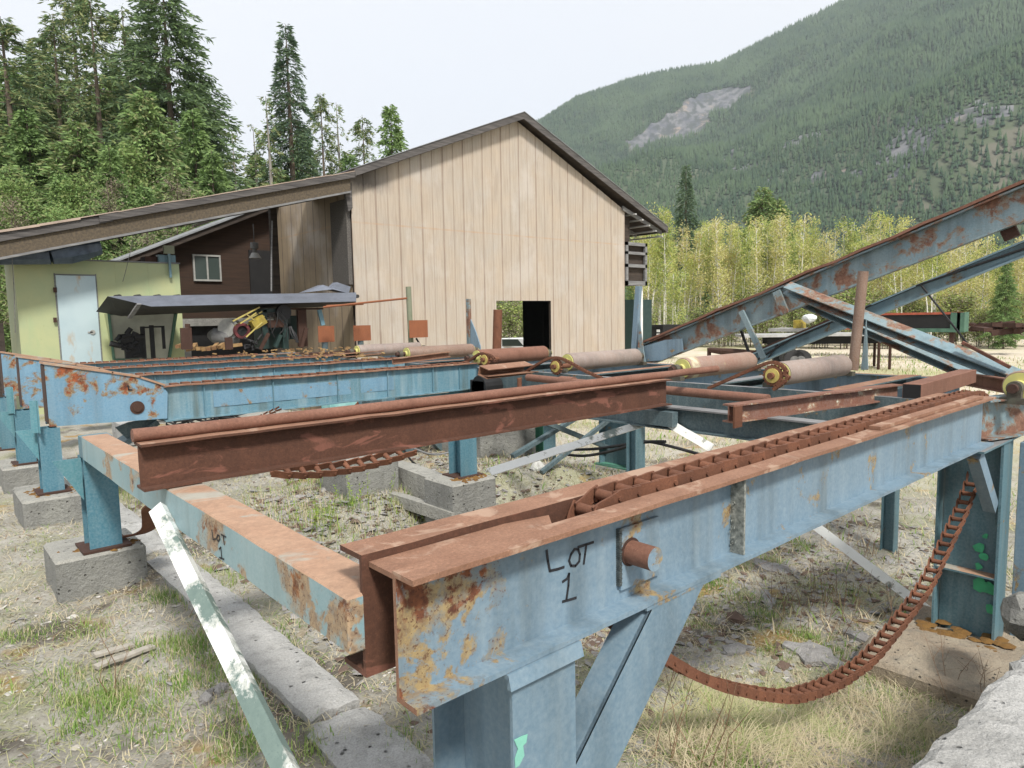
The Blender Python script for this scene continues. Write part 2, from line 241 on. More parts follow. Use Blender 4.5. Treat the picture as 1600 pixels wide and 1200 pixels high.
# ------------------------------------------------------------------ mesh helpers
class MB:
    def __init__(s): s.v = []; s.f = []; s.mi = []
    def add(s, vs, fs, mi=0):
        o = len(s.v); s.v += [Vector(v) for v in vs]; s.f += [tuple(i+o for i in f) for f in fs]; s.mi += [mi]*len(fs); return s
    def box(s, a, b, mi=0):
        x0, y0, z0 = (min(a[i], b[i]) for i in range(3)); x1, y1, z1 = (max(a[i], b[i]) for i in range(3))
        vs = [(x0, y0, z0), (x1, y0, z0), (x1, y1, z0), (x0, y1, z0), (x0, y0, z1), (x1, y0, z1), (x1, y1, z1), (x0, y1, z1)]
        return s.add(vs, [(0, 3, 2, 1), (4, 5, 6, 7), (0, 1, 5, 4), (1, 2, 6, 5), (2, 3, 7, 6), (3, 0, 4, 7)], mi)
    def ext(s, prof, p0, p1, up=(0, 0, 1), seg=1, jit=0, mi=0, cap=True):
        p0, p1 = Vector(p0), Vector(p1); d = (p1-p0).normalized(); u = Vector(up); sd = d.cross(u).normalized(); u = sd.cross(d).normalized()
        n_ = len(prof); vs = []
        for k in range(seg+1):
            c = p0.lerp(p1, k/seg); ja, jb = (random.gauss(0, jit), random.gauss(0, jit)) if jit and 0 < k < seg else (0, 0)
            for (a, b) in prof: vs.append(c+sd*(a+ja)+u*(b+jb))
        fs = []
        for k in range(seg):
            for i in range(n_):
                j = (i+1) % n_; fs.append((k*n_+i, k*n_+j, (k+1)*n_+j, (k+1)*n_+i))
        if cap: fs += [tuple(range(n_))[::-1], tuple(range(seg*n_, seg*n_+n_))]
        return s.add(vs, fs, mi)
    def tube(s, pts, r, n_=10, mi=0, cap=True):
        pts = [Vector(p) for p in pts]; rs = r if isinstance(r, (list, tuple)) else [r]*len(pts); vs = []; prev = None
        for i, p in enumerate(pts):
            d = (pts[min(i+1, len(pts)-1)]-pts[max(i-1, 0)]).normalized()
            a = prev if prev is not None else (Vector((0, 0, 1)) if abs(d.z) < .9 else Vector((1, 0, 0)))
            a = (a-d*a.dot(d)).normalized(); b = d.cross(a); prev = a
            for k in range(n_):
                t = 2*PI*k/n_; vs.append(p+(a*math.cos(t)+b*math.sin(t))*rs[i])
        fs = [(i*n_+k, i*n_+(k+1) % n_, (i+1)*n_+(k+1) % n_, (i+1)*n_+k) for i in range(len(pts)-1) for k in range(n_)]
        if cap: fs += [tuple(range(n_))[::-1], tuple(range((len(pts)-1)*n_, len(pts)*n_))]
        return s.add(vs, fs, mi)
    def poly(s, pts, thick, nrm=None, mi=0):
        pts = [Vector(p) for p in pts]
        if nrm is None: nrm = (pts[1]-pts[0]).cross(pts[2]-pts[0]).normalized()
        nrm = Vector(nrm)*thick; k = len(pts)
        return s.add(pts+[p+nrm for p in pts], [tuple(range(k))[::-1], tuple(range(k, 2*k))]+[(i, (i+1) % k, k+(i+1) % k, k+i) for i in range(k)], mi)
    def build(s, name, mats, parent=None, origin=None, bevel=0, smooth=False, matfn=None):
        if isinstance(mats, str): mats = [mats]
        org = Vector(origin) if origin is not None else (parent['_o'] and Vector(parent['_o']) if parent is not None and '_o' in parent else s.base())
        me = bpy.data.meshes.new(name); me.from_pydata([v-org for v in s.v], [], s.f)
        for m in mats: me.materials.append(MATS[m])
        me.polygons.foreach_set('material_index', s.mi)
        import bmesh
        b = bmesh.new(); b.from_mesh(me); bmesh.ops.recalc_face_normals(b, faces=b.faces)
        if bevel:
            bmesh.ops.bevel(b, geom=[e for e in b.edges if len(e.link_faces) == 2 and e.calc_face_angle(0) > .6], offset=bevel, segments=1, affect='EDGES')
        if matfn:
            b.normal_update()
            for f in b.faces: f.material_index = matfn(f.normal, f.calc_center_median()+org, f.material_index)
        b.to_mesh(me); b.free()
        if smooth: me.shade_smooth() if smooth is True else me.shade_auto_smooth(angle=smooth) if hasattr(me, 'shade_auto_smooth') else None
        o = bpy.data.objects.new(name, me); COL.objects.link(o)
        if parent is not None:
            o.parent = parent; po = Vector(parent['_o']); o.location = org-po
        else: o.location = org
        o['_o'] = tuple(org); return o
    def base(s):
        a = np.array([tuple(v) for v in s.v]); return Vector(((a[:, 0].min()+a[:, 0].max())/2, (a[:, 1].min()+a[:, 1].max())/2, a[:, 2].min()))
def smooth_cyl(o, ang=.7):
    me = o.data
    for p in me.polygons: p.use_smooth = True
    if hasattr(me, 'set_sharp_from_angle'): me.set_sharp_from_angle(angle=ang)
    return o
def tag(o, label=None, cat=None, group=None, kind=None):
    for k, v in (('label', label), ('category', cat), ('group', group), ('kind', kind)):
        if v: o[k] = v
    return o
def thing(name, loc, label, cat, group=None):
    o = bpy.data.objects.new(name, None); o.empty_display_size = .1; COL.objects.link(o); o.location = loc; o['_o'] = tuple(loc)
    return tag(o, label, cat, group)
def dup(root, loc, rotz=0, sc=1, label=None, group=None):
    def cp(o, par):
        c = o.copy(); COL.objects.link(c); c.parent = par
        for ch in [x for x in root_children.get(o, [])]: cp(ch, c)
        return c
    root_children = {}
    def walk(o):
        root_children[o] = list(o.children)
        for x in o.children: walk(x)
    walk(root); r = cp(root, None); r.location = loc; r.rotation_euler = (0, 0, rotz); r.scale = (sc, sc, sc) if isinstance(sc, (int, float)) else sc
    if label: r['label'] = label
    if group: r['group'] = group
    return r
def pI(h, w, tf=.012, tw=.009): return [(-w/2, -h), (w/2, -h), (w/2, -h+tf), (tw/2, -h+tf), (tw/2, -tf), (w/2, -tf), (w/2, 0), (-w/2, 0), (-w/2, -tf), (-tw/2, -tf), (-tw/2, -h+tf), (-w/2, -h+tf)]
def pC(h, w, tf=.014, tw=.012): return [(0, -h), (w, -h), (w, -h+tf), (tw, -h+tf), (tw, -tf), (w, -tf), (w, 0), (0, 0)]
def pR(h, w): return [(-w/2, -h), (w/2, -h), (w/2, 0), (-w/2, 0)]
def pL(a, t=.008, b=None): b = b or a; return [(0, 0), (b, 0), (b, -t), (t, -t), (t, -a), (0, -a)]
def mir(p): return [(-a, b) for a, b in p][::-1]
topf = lambda hi: (lambda nn, c, mi: 1 if c.z > hi+.01 and (nn.z > .5 or abs(nn.z) < .3 and c.z > hi+.017) else mi)
def npmesh(name, v, f, mats, mi=None, loc=(0, 0, 0), quads=False):
    me = bpy.data.meshes.new(name); k = f.shape[1]
    me.vertices.add(len(v)); me.vertices.foreach_set('co', np.ascontiguousarray(v, dtype=np.float32).ravel())
    me.loops.add(f.size); me.loops.foreach_set('vertex_index', np.ascontiguousarray(f, dtype=np.int32).ravel())
    me.polygons.add(len(f)); me.polygons.foreach_set('loop_start', np.arange(0, f.size, k, dtype=np.int32))
    for m in mats: me.materials.append(MATS[m])
    if mi is not None: me.polygons.foreach_set('material_index', mi.astype(np.int32))
    me.update(calc_edges=True); me.validate()
    o = bpy.data.objects.new(name, me); COL.objects.link(o); o.location = loc; return o

# ================================================================== NEAR TRANSFER DECK
ZT = 1.2; ZB = .845
# --- near double beam "LOT 1"
nb = thing('conveyor_beam', (.9, 1.6, ZB), 'nearest pale blue steel beam marked LOT 1, with rusty top edges and a chain on it', 'steel beam')
m = MB(); m.ext(pC(.355, .095, .016, .014), (.9, 1.505, ZT), (5.95, 1.505, ZT), seg=34, jit=.0009)
o = m.build('outer_channel', ['paint_near', 'rust_top', 'rust_cross'], nb, matfn=lambda nn, c, mi: 1 if c.z > 1.184 or (nn.z > .5 and c.z > 1.15) else (1 if abs(nn.x) > .9 else 0))
m = MB(); m.ext(mir(pC(.355, .125, .016, .014)), (.9, 1.665, ZT), (5.95, 1.665, ZT), seg=30, jit=.0009)
m.build('inner_channel', ['rust_brown', 'rust_top'], nb, matfn=topf(1.15))
m = MB(); m.box((.92, 1.512, 1.163), (1.42, 1.662, 1.178)); m.add([(1.42, 1.512, 1.178), (1.42, 1.662, 1.178), (1.62, 1.662, 1.165), (1.50, 1.512, 1.165)], [(0, 1, 2, 3)])
m.build('end_plate', 'rust_top', nb)
m = MB(); m.box((1.8, 1.53, 1.13), (6.0, 1.645, 1.165)); m.build('chain_track', 'rust_top', nb)
m = MB(); m.box((3.9, 1.44, 1.203), (5.75, 1.5, 1.222)); m.build('wear_strip', 'rust_top', nb)
# bearing plate, weld, stiffener, splice
m = MB(); a = at(962, 822, Y=1.49); m.box((1.785, 1.478, .9), (2.0, 1.4915, 1.12)); m.build('bearing_plate', 'paint_near', nb, bevel=.002)
m = MB()
for k in range(26): m.box((1.772, 1.476-.002*(k % 2), .92+k*.0078), (1.786, 1.491, .926+k*.0078))
m.build('weld_bead', 'weld', nb)
pc = at(985, 862, Y=1.478); m = MB(); m.tube([(pc.x, 1.485, pc.z), (pc.x, 1.372, pc.z)], .041, 28); o = smooth_cyl(m.build('shaft_stub', ['rust_pipe', 'paint_near'], nb, matfn=lambda nn, c, mi: 1 if nn.y < -.9 else 0))
m = MB(); m.tube([(pc.x, 1.4795, pc.z), (pc.x, 1.474, pc.z)], .05, 28); smooth_cyl(m.build('shaft_collar', 'rust_dark', nb))
xs = at(1143, 800, Y=1.49).x; m = MB(); m.box((xs-.006, 1.43, .862), (xs+.006, 1.491, 1.183))
for k in range(170):
    a = random.random(); c = Vector((xs+random.gauss(0, .012), 1.487-random.random()*.02, .865+a*.315)); r = random.uniform(.003, .009)
    m.add([c+Vector((random.uniform(-r, r), random.uniform(-r, 0), random.uniform(-r, r))) for _ in range(4)], [(0, 1, 2), (0, 2, 3), (0, 3, 1), (1, 3, 2)])
m.build('splice_seam', 'lichen', nb)
xq = at(1556, 665, Y=1.49).x
def strokes(name, lines, plane, w, parent, axis, off):
    m = MB()
    for L in lines:
        P = []
        for (x, y) in L:
            p = at(x, y, **{axis: plane}); P.append(p)
        for a, b in zip(P, P[1:]):
            d = (b-a).normalized(); nn = Vector((0, -1, 0)) if axis == 'Y' else Vector((-1, 0, 0)); sd = d.cross(nn)*w/2; a2 = a-d*w*.25; b2 = b+d*w*.25
            m.poly([a2-sd, b2-sd, b2+sd, a2+sd], .0012, nn*1)
    return m.build(name, 'marker', parent)
strokes('lettering', [[(854, 860), (856, 876), (859, 892), (872, 889), (881, 886)],
    [(898, 858), (892, 866), (889, 876), (892, 884), (899, 884), (905, 877), (906, 866), (903, 858), (897, 858)],
    [(903, 855), (915, 851), (927, 847)], [(916, 851), (914, 866), (912, 881)],
    [(879, 909), (886, 904), (889, 896), (888, 915), (885, 936)], [(879, 940), (890, 937), (900, 934)]], 1.4895, .0085, nb, 'Y', 0)
# near post
npst = thing('support_post', (1.35, 1.6, -.3), 'blue wide-flange post at the bottom edge under the near end of the LOT 1 beam', 'steel post')
m = MB(); m.ext([(x, y) for x, y in pI(.41, .26, .012, .012)], (1.35, 1.82, .832), (1.35, 1.82, -.3), up=(0, 1, 0), seg=6)
m.build('column', 'paint_column', npst)
m = MB(); m.box((1.2, 1.402, .828), (1.5, 1.84, .843)); m.add([(1.2, 1.39, .80), (1.5, 1.39, .80), (1.5, 1.402, .843), (1.2, 1.402, .843), (1.2, 1.409, .80), (1.5, 1.409, .80)], [(0, 1, 2, 3), (0, 3, 4), (1, 5, 2)])
m.build('cap_plate', 'paint_column', npst)
m = MB()
for k in range(3):
    c = at(818+k*4, 1160+k*12, Y=1.4075); m.add([c+Vector((random.uniform(-.014, .014), 0, random.uniform(-.02, .02))) for _ in range(7)], [(0, 1, 2), (2, 3, 4), (4, 5, 6), (0, 3, 6)])
fl = [at(x, y, Y=1.4083) for x, y in ((815, 1150), (824, 1147), (822, 1160), (817, 1165), (819, 1180), (811, 1196), (805, 1200), (804, 1186), (809, 1170), (803, 1156))]
m = MB(); m.poly(fl, .0012, (0, -1, 0)); m.build('chipped_paint', 'green_fade', npst)
m = MB(); q = [at(x, y, Y=1.412) for x, y in ((1019, 948), (1100, 912), (955, 1215), (888, 1215))]; m.poly(q, .012, (0, 1, 0))
q2 = [q[0], q[0]+Vector((0, .10, 0)), q[3]+Vector((0, .10, 0)), q[3]]; m.poly(q2, .010, (1, 0, 0)); m.poly([p+Vector((0, .10, 0)) for p in q], .01, (0, 1, 0))
m.build('brace', 'paint_column', npst)
m = MB(); q = [at(x, y, Y=1.4) for x, y in ((1021, 946), (1040, 930), (1172, 868), (1102, 905), (1060, 930))]
m.box((1.84, 1.41, .832), (2.3, 1.82, .8435)); m.build('brace_plate', 'paint_near', npst)
# cross box beam
cb = thing('cross_beam', (.95, 3.6, .93), 'pale rusty box beam running back from the LOT 1 beam, LOT 1 written on its blue side', 'steel beam')
m = MB(); m.ext(pR(.165, .16), (.932, 1.665, 1.09), (.932, 5.41, 1.09), seg=18, jit=.0008)
m.build('box_section', ['paint_cross', 'rust_cross'], cb, matfn=lambda nn, c, mi: 1 if nn.z > .5 else 0, bevel=.006)
strokes('lettering', [[(331, 828), (333, 843), (337, 842)], [(340, 836), (338.5, 841), (341, 846), (343.5, 842), (342.5, 837), (340, 836)], [(345.5, 835), (353, 839)], [(349, 837), (350.5, 851)], [(342.5, 858), (345, 855), (346.5, 871)], [(343, 871), (350, 874)]], .8505, .006, cb, 'X', 0)
# brown rail beam
rb = thing('rail_beam', (2.7, 3.4, 1.09), 'dark reddish brown I-beam crossing the middle of the picture with a pipe welded on top', 'steel beam')
m = MB(); m.ext(pI(.215, .13, .012, .01), (.755, 3.43, 1.308), (4.72, 3.43, 1.308), seg=24, jit=.0015)
m.build('web_and_flanges', ['rust_brown', 'rust_top'], rb, matfn=lambda nn, c, mi: 1 if nn.z > .5 and c.z > 1.25 else 0)
m = MB(); m.tube([(.745+i*.24, 3.47, 1.338+random.gauss(0, .001)) for i in range(21)], .031, 14); smooth_cyl(m.build('top_pipe', 'rust_pipe', rb))
# second cross beam
c2 = thing('cross_beam', (4.7, 3, .9), 'dark grey-blue cross beam running right from the end of the brown rail beam', 'steel beam')
m = MB(); m.ext(pI(.19, .14), (4.75, 1.68, 1.08), (4.75, 4.6, 1.08), seg=8, jit=.001); m.build('web_and_flanges', ['paint_dark', 'weathered_gray'], c2, matfn=topf(1.05))
m = MB(); m.box((4.6, 3.28, .93), (4.68, 3.62, 1.05)); m.build('joint_plate', 'paint_dark', c2)
# long peeling bar
def bar(pts, w, t, mat, label, name='brace_bar', cat='steel bar', upx=(0, 0, 1), L=True):
    m = MB(); m.ext([(-w/2, 0), (w/2, 0), (w/2, -t), (-w/2+t, -t), (-w/2+t, -w*.6), (-w/2, -w*.6)] if L else pR(t, w), pts[0], pts[1], up=upx, seg=8, jit=.001)
    return tag(m.build(name, mat), label, cat)
bar(((.80, 3.40, 1.01), (.80, 1.1, 0)), .066, .006, 'bar_mix', 'long peeling white and grey-green steel bar slanting down across the lower left', upx=(-.75, -.3, .7), L=True)
bar((at(765, 737, Y=3.75), at(1012, 659, Y=3.75)), .07, .008, 'white_peel', 'flaking white angle bar slanting up behind the brown rail beam', upx=(-.3, -.7, .9))
bar((at(1030, 652, X=4.66), at(1112, 700, X=4.66)), .07, .008, 'white_peel', 'short peeling white brace below the dark cross beam end', upx=(-1, 0, .5))
bar((at(1245, 800, X=6.6), at(1500, 992, X=6.6)), .085, .008, 'white_peel', 'cream peeling bar seen under the LOT 1 beam behind the hanging chain', upx=(-1, 0, .6))
# right post
rp = thing('support_post', (6.2, 1.6, -.95), 'dark teal-blue column at the right edge with green paint flakes', 'steel post')
m = MB(); m.ext([(-.20, 0), (.20, 0), (.20, -.02), (-.20, -.02)], (6.31, 1.62, -.95), (6.31, 1.62, .82), up=(-1, 0, 0)); m.build('web', 'paint_rightpost', rp)
m = MB(); m.box((6.19, 1.825, -.97), (6.45, 1.84, .83)); m.box((6.19, 1.40, -.95), (6.45, 1.418, .83)); m.build('flanges', 'paint_rightpost', rp)
m = MB(); m.box((6.19, 1.42, -.26), (6.308, 1.82, -.245)); m.build('stiffener', ['paint_rightpost', 'rust_cross'], rp, matfn=lambda nn, c, mi: 1 if nn.z > .5 else 0)
for (x, y, s_) in ((1530, 855, 9), (1538, 870, 8), (1532, 915, 14), (1545, 920, 12), (1548, 952, 8), (1540, 838, 5), (1528, 885, 6), (1556, 905, 5)):
    m = MB(); c = at(x, y, X=6.288-s_*.0003); r = s_*.0058; pts = [c+Vector((0, math.cos(t)*r*random.uniform(.4, 1), math.sin(t)*r*random.uniform(.5, 1.1))) for t in np.linspace(0, 2*PI, 9)[:-1]]; m.poly(pts, .0015, (-1, 0, 0)); m.build('chipped_paint', 'green_chip', rp)
m = MB(); a = at(1530, 702, Y=1.42); b = at(1572, 815, Y=1.42); m.ext(pR(.10, .08), (5.72, 1.46, .845), (6.2, 1.46, .36), up=(1, 0, .6)); m.build('brace', 'paint_near', rp)
m = MB(); m.box((5.6, 1.38, .829), (6.6, 1.86, .844)); m.build('cap_plate', ['paint_rightpost', 'weathered_gray'], rp, matfn=lambda nn, c, mi: 1 if nn.z > .5 else 0)
m = MB(); m.ext(pI(.3, .2), (6.02, 1.55, 1.16), (6.9, 1.3, 1.16), seg=3); m.build('end_bracket', 'paint_incline', rp)
m = MB(); m.box((6.46, 1.0, -.95), (6.75, 1.36, .80)); m.build('side_plate', 'paint_near', rp, bevel=.004)
# chain with its own links
def link_mesh():
    m = MB(); P = .11
    for s in (-1, 1):
        pts = [(-.012, .036), (P*.28, .038), (P*.72, .048), (P+.014, .050)]
        for (xa, ya), (xb, yb) in zip(pts, pts[1:]):
            h0, h1 = .026, .026
            m.add([(xa, s*ya, -h0), (xb, s*yb, -h1), (xb, s*yb, h1), (xa, s*ya, h0), (xa, s*(ya+.008), -h0), (xb, s*(yb+.008), -h1), (xb, s*(yb+.008), h1), (xa, s*(ya+.008), h0)],
                  [(0, 1, 2, 3), (7, 6, 5, 4), (0, 4, 5, 1), (3, 2, 6, 7), (1, 5, 6, 2), (0, 3, 7, 4)])
        m.tube([(P, s*.056, 0), (P, s*.064, 0)], .010, 8)
    m.tube([(0, -.037, 0), (0, 0, 0), (0, .037, 0)], [.021, .019, .021], 12)
    return m
lm = link_mesh(); chain = thing('conveyor_chain', (1.7, 1.588, .8), 'rusty roller chain lying along the LOT 1 beam and hanging in a loop below', 'chain')
LK0 = smooth_cyl(lm.build('link', 'rust_chain', chain, origin=(0, 0, 0)), .6); lmesh = LK0.data; bpy.data.objects.remove(LK0)
YC = 1.587
low = [(1524, 728), (1505, 782), (1475, 848), (1442, 915), (1402, 970), (1352, 1028), (1300, 1064), (1240, 1084), (1190, 1083), (1130, 1070), (1080, 1052), (1040, 1030), (1000, 1004), (962, 975)]
path = [Vector((p.x, YC, p.z)) for p in [at(x, y, Y=1.6) for x, y in low]]
path = path[::-1]
top_ = [Vector((1.66, YC, .98)), Vector((1.665, YC, 1.07)), Vector((1.70, YC, 1.15)), Vector((1.78, YC, 1.205)), Vector((1.9, YC, 1.205)), Vector((6.08, YC, 1.205)), Vector((6.25, YC, 1.15)), Vector((6.32, YC, 1.0)), Vector((6.29, YC, .8))]
def resample(P, step):
    out = [P[0].copy()]; i = 0; cur = P[0].copy()
    while i < len(P)-1:
        d = (P[i+1]-cur).length
        if d >= step-1e-6:
            # advance
            cur = cur+(P[i+1]-cur).normalized()*step; out.append(cur.copy())
        else:
            rem = step; 
            while i < len(P)-1 and (P[i+1]-cur).length < rem: rem -= (P[i+1]-cur).length; cur = P[i+1].copy(); i += 1
            if i >= len(P)-1: break
            cur = cur+(P[i+1]-cur).normalized()*rem; out.append(cur.copy())
    return out
def crsmooth(P, k=6):
    out = []
    for i in range(len(P)-1):
        a, b, c, d = P[max(i-1, 0)], P[i], P[i+1], P[min(i+2, len(P)-1)]
        for j in range(k):
            t = j/k; out.append(.5*((2*b)+(c-a)*t+(2*a-5*b+4*c-d)*t*t+(3*b-a-3*c+d)*t**3))
    return out+[P[-1]]
def laychain(P, pitch, parent, me, nm='link', scale=1, twist=0):
    pts = resample(P, pitch)
    for i, (a, b) in enumerate(zip(pts, pts[1:])):
        d = (b-a).normalized(); sd = Vector((0, 1, 0)) if abs(d.y) < .9 else Vector((1, 0, 0))
        if twist: sd = (Vector((0, 1, 0))*math.cos(twist)+Vector((0, 0, 1))*math.sin(twist))
        u = d.cross(sd).normalized(); sd = u.cross(d)
        o = bpy.data.objects.new(nm, me); COL.objects.link(o); o.parent = parent
        mat = Matrix((d, sd, u)).transposed().to_4x4(); q = mat.to_quaternion(); o.rotation_mode = 'QUATERNION'; o.rotation_quaternion = q
        o.location = a-Vector(parent['_o'])+Vector((0, random.gauss(0, .0015), random.gauss(0, .001))); o.scale = (scale,)*3
laychain(top_, .11, chain, lmesh)
laychain(crsmooth(path), .093, chain, lmesh, scale=.85)

# ================================================================== LEFT POSTS AND DECK BEAMS
def ped(x0, x1, y0, y1, z0, z1, label, mat='concrete', moss=True):
    m = MB(); n_ = 5; vs = []
    m.box((x0, y0, z0), (x1, y1, z1)); t = thing('concrete_pier', ((x0+x1)/2, (y0+y1)/2, z0), label, 'concrete pier', 'concrete piers under the deck posts')
    o = m.build('block', [mat, 'concrete_side'], t, bevel=.018, matfn=lambda nn, c, mi: 0 if nn.z > .5 else 1)
    if moss:
        mm = MB()
        for k in range(60):
            cx, cy = random.gauss((x0+x1)/2+.02, (x1-x0)*.2), random.gauss((y0+y1)/2-.1, (y1-y0)*.12); cx = min(max(cx, x0+.05), x1-.05); cy = min(max(cy, y0+.04), y1-.04); r = random.uniform(.02, .05)
            top = Vector((cx, cy, z1+r*.35)); ring = [Vector((cx+math.cos(a)*r*random.uniform(.6, 1.2), cy+math.sin(a)*r*random.uniform(.6, 1.2), z1-.004)) for a in np.linspace(0, 2*PI, 7)[:-1]]
            mm.add([top]+ring, [(0, i+1, (i+1) % 6+1) for i in range(6)])
        tag(mm.build('moss', 'moss', t), kind='stuff')
    return t
ped(.64, 1.19, 5.36, 5.92, -.1, .27, 'front concrete block with orange moss at the foot of the nearest left post')
ped(.68, 1.16, 7.42, 8.2, -.1, .27, 'second concrete block back on the left, orange moss along its edge')
ped(.70, 1.16, 9.3, 10.0, -.1, .27, 'third concrete block at the left edge of the picture, mossy on top')
# post 1
def hpost(x, y, z0, z1, w, d, label, mat='paint_post', gusset=True, group='deck support posts'):
    t = thing('support_post', (x, y, z0), label, 'steel post', group)
    m = MB(); m.ext(pI(d, w, .012, .012), (x, y+d, z1), (x, y+d, z0), up=(0, 1, 0)); m.build('column', mat, t)
    m = MB(); m.box((x-w/2-.05, y-.05, z0-.012), (x+w/2+.05, y+d+.05, z0+.004)); m.build('base_plate', 'rust_dark', t)
    if gusset:
        m = MB(); m.poly([(x-w/2-.004, y+.05, z1-.3), (x-w/2-.004, y+.05, z1), (x-w/2-.17, y+.05, z1)], .01, (0, 1, 0)); m.build('gusset', 'paint_teal', t)
    return t
p1 = hpost(.955, 5.43, .285, .93, .20, .2, 'nearest left post, teal with rusty foot, under the far box beam end', gusset=True)
m = MB(); m.box((.862, 5.425, .925), (1.04, 5.6, 1.07)); m.build('head_block', 'paint_post', p1)
m = MB(); m.poly([(1.06, 5.5, .35), (1.06, 5.66, .35), (1.22, 5.66, .29), (1.22, 5.5, .29)], .01, (0, 0, 1))
P_ = [Vector((1.06, 5.55, .30)), Vector((1.16, 5.5, .305)), Vector((1.22, 5.4, .36)), Vector((1.20, 5.25, .47)), Vector((1.17, 5.1, .58)), Vector((1.19, 4.98, .64))]
m = MB()
PP = crsmooth(P_, 4)
for a, b in zip(PP, PP[1:]): m.poly([a+Vector((-.05, .0, 0)), b+Vector((-.05, 0, 0)), b+Vector((.05, 0, 0)), a+Vector((.05, 0, 0))], .012)
tag(m.build('curved_strap', ['rust_chain']), 'curled rusty steel strap standing up beside the foot of the nearest left post', 'steel strap')
hpost(.95, 7.62, .285, .885, .17, .2, 'second teal post from the front on the left, under the big blue end plate')
hpost(.95, 9.45, .285, .885, .17, .2, 'third teal post from the front on the left')
hpost(.95, 11.3, .2, .885, .17, .2, 'fourth and farthest teal post at the left edge')
decks = [(7.6, 'first blue deck beam behind the brown rail, with a tapered end plate and round shaft hole on the left'),
         (9.5, 'second blue deck beam back, its tapered end plate half hidden on the left'),
         (11.35, 'third blue deck beam back, rusty chain along its top'), (13.1, 'farthest thin blue deck beam, just in front of the green shack')]
for k, (Y, lab) in enumerate(decks):
    t = thing('deck_beam', (2, Y, .82), lab, 'steel beam', 'blue chain deck beams')
    x1 = 6.09 if k == 0 else (6.09 if k == 1 else 5.9)
    m = MB(); m.ext(pC(.37, .07, .014, .012), (1.95, Y+.07, ZT), (x1, Y+.07, ZT), seg=22, jit=.003)
    m.build('outer_channel', ['paint_deck', 'rust_top'], t, matfn=topf(1.17))
    m = MB(); m.ext(mir(pC(.37, .07, .014, .012)), (1.95, Y+.20, ZT), (x1, Y+.20, ZT), seg=14, jit=.002)
    m.build('inner_channel', ['paint_deck', 'rust_top'], t, matfn=topf(1.17))
    if k < 3:
        m = MB(); yy = Y+.02
        pts = [(.955, 1.485), (.955, .90), (1.97, .865), (1.99, 1.13), (1.95, 1.20), (1.74, 1.30), (1.5, 1.36)]
        m.poly([(x, yy, z) for x, z in pts], .014, (0, 1, 0)); m.poly([(x, yy+.23, z) for x, z in pts], .014, (0, 1, 0))
        m.build('end_plate', 'paint_plate', t)
        m = MB(); edge = [(.95, 1.492), (1.5, 1.368), (1.74, 1.308), (1.96, 1.208)]
        for (a, b), (c, d) in zip(edge, edge[1:]): m.ext(pR(.02, .27), (a, yy+.12, b+.012), (c+.01, yy+.12, d+.012))
        m.build('end_plate_rim', 'rust_cross', t)
        m = MB(); m.box((.951, yy+.015, .93), (.962, yy+.23, 1.47)); m.build('end_stiffener', 'rust_dark', t)
        m = MB(); m.tube([(1.70, yy+.003, 1.005), (1.70, yy-.008, 1.005)], .066, 24); m.tube([(1.70, yy-.008, 1.005), (1.70, yy-.02, 1.005)], .042, 20); smooth_cyl(m.build('shaft_end', 'rust_dark', t))
        m = MB(); m.ext([(0, -.0), (.06, 0), (.06, -.008), (.008, -.008), (.008, -.08), (0, -.08)], (.87, yy-.03, .86), (.87, yy-.03, 1.16), up=(0, 1, 0)); m.build('guide_angle', 'paint_teal', t)
    if k == 0:
        m = MB(); m.box((2.45, Y+.054, .93), (4.7, Y+.064, 1.10)); m.build('cover_plate', 'paint_plate', t)
        strokes('lettering', [[(200, 602), (201, 609), (206, 609)]], Y+.012, .012, t, 'Y', 0)
    m = MB()
    for i in range(36 if k < 3 else 28):
        x = 2.05+i*.11; m.box((x, Y+.09, 1.19), (x+.075, Y+.185, 1.215+.004*(i % 2)))
    m.build('top_chain', 'rust_chain', t)
    for s in range(4):
        pass
    m = MB()
    for xx in (2.35, 3.1, 3.9, 4.6, 5.3, 5.75): m.box((xx, Y+.03, .85), (xx+.008, Y+.058, 1.185))
    m.build('web_stiffeners', 'paint_deck', t)
for k, (Y, l1, l2) in enumerate(((7.6, 'teal post below the right end of the first deck beam', 'concrete pier under the right end of the first deck beam'), (9.6, 'teal post under the right end of the second deck beam', 'concrete pier under the second deck beam post'))):
    ped(5.5, 6.25, Y-.1, Y+.5, -.3, .22, l2, mat='concrete', moss=(k == 0))
    t = hpost(5.88, Y+.05, .24, .83, .26, .24, l1, 'paint_deck', gusset=False)
    m = MB(); m.ext(pC(.10, .05), (5.75, Y+.1, .28), (4.85, Y+.1, .80), up=(0, -1, 0)); m.build('brace', 'paint_teal', t)
    m = MB(); m.poly([(5.76, Y+.05, .82), (4.75, Y+.05, .82), (5.76, Y+.05, .55)], .01, (0, 1, 0)); m.build('gusset', 'paint_teal', t)
ped(3.28, 3.9, 6.3, 6.95, -.4, .42, 'large pale concrete pier left of centre, under the sagging chain', moss=False)
ped(3.75, 4.28, 5.12, 5.62, -.8, .28, 'rust-stained concrete pier in the middle, carrying a teal post', moss=True)
hpost(4.08, 5.3, .29, .95, .20, .2, 'teal post on the central concrete pier, behind the brown rail beam', 'paint_post', gusset=False)
m = MB()
m.box((4.7, 8.3, 0), (5.5, 8.5, .75)); m.box((5.0, 7.9, 0), (5.15, 8.3, .6)); m.ext(pR(.08, .1), (4.2, 8.1, .05), (5.4, 8.1, .7)); m.ext(pR(.08, .1), (4.9, 7.8, .7), (5.6, 7.8, .0)); m.tube([(4.6, 8.0, .2), (4.6, 8.3, .2)], .2, 16)
tag(m.build('drive_machinery', 'paint_dark'), 'dark blue drive machinery under the deck left of the teal post', 'machinery')
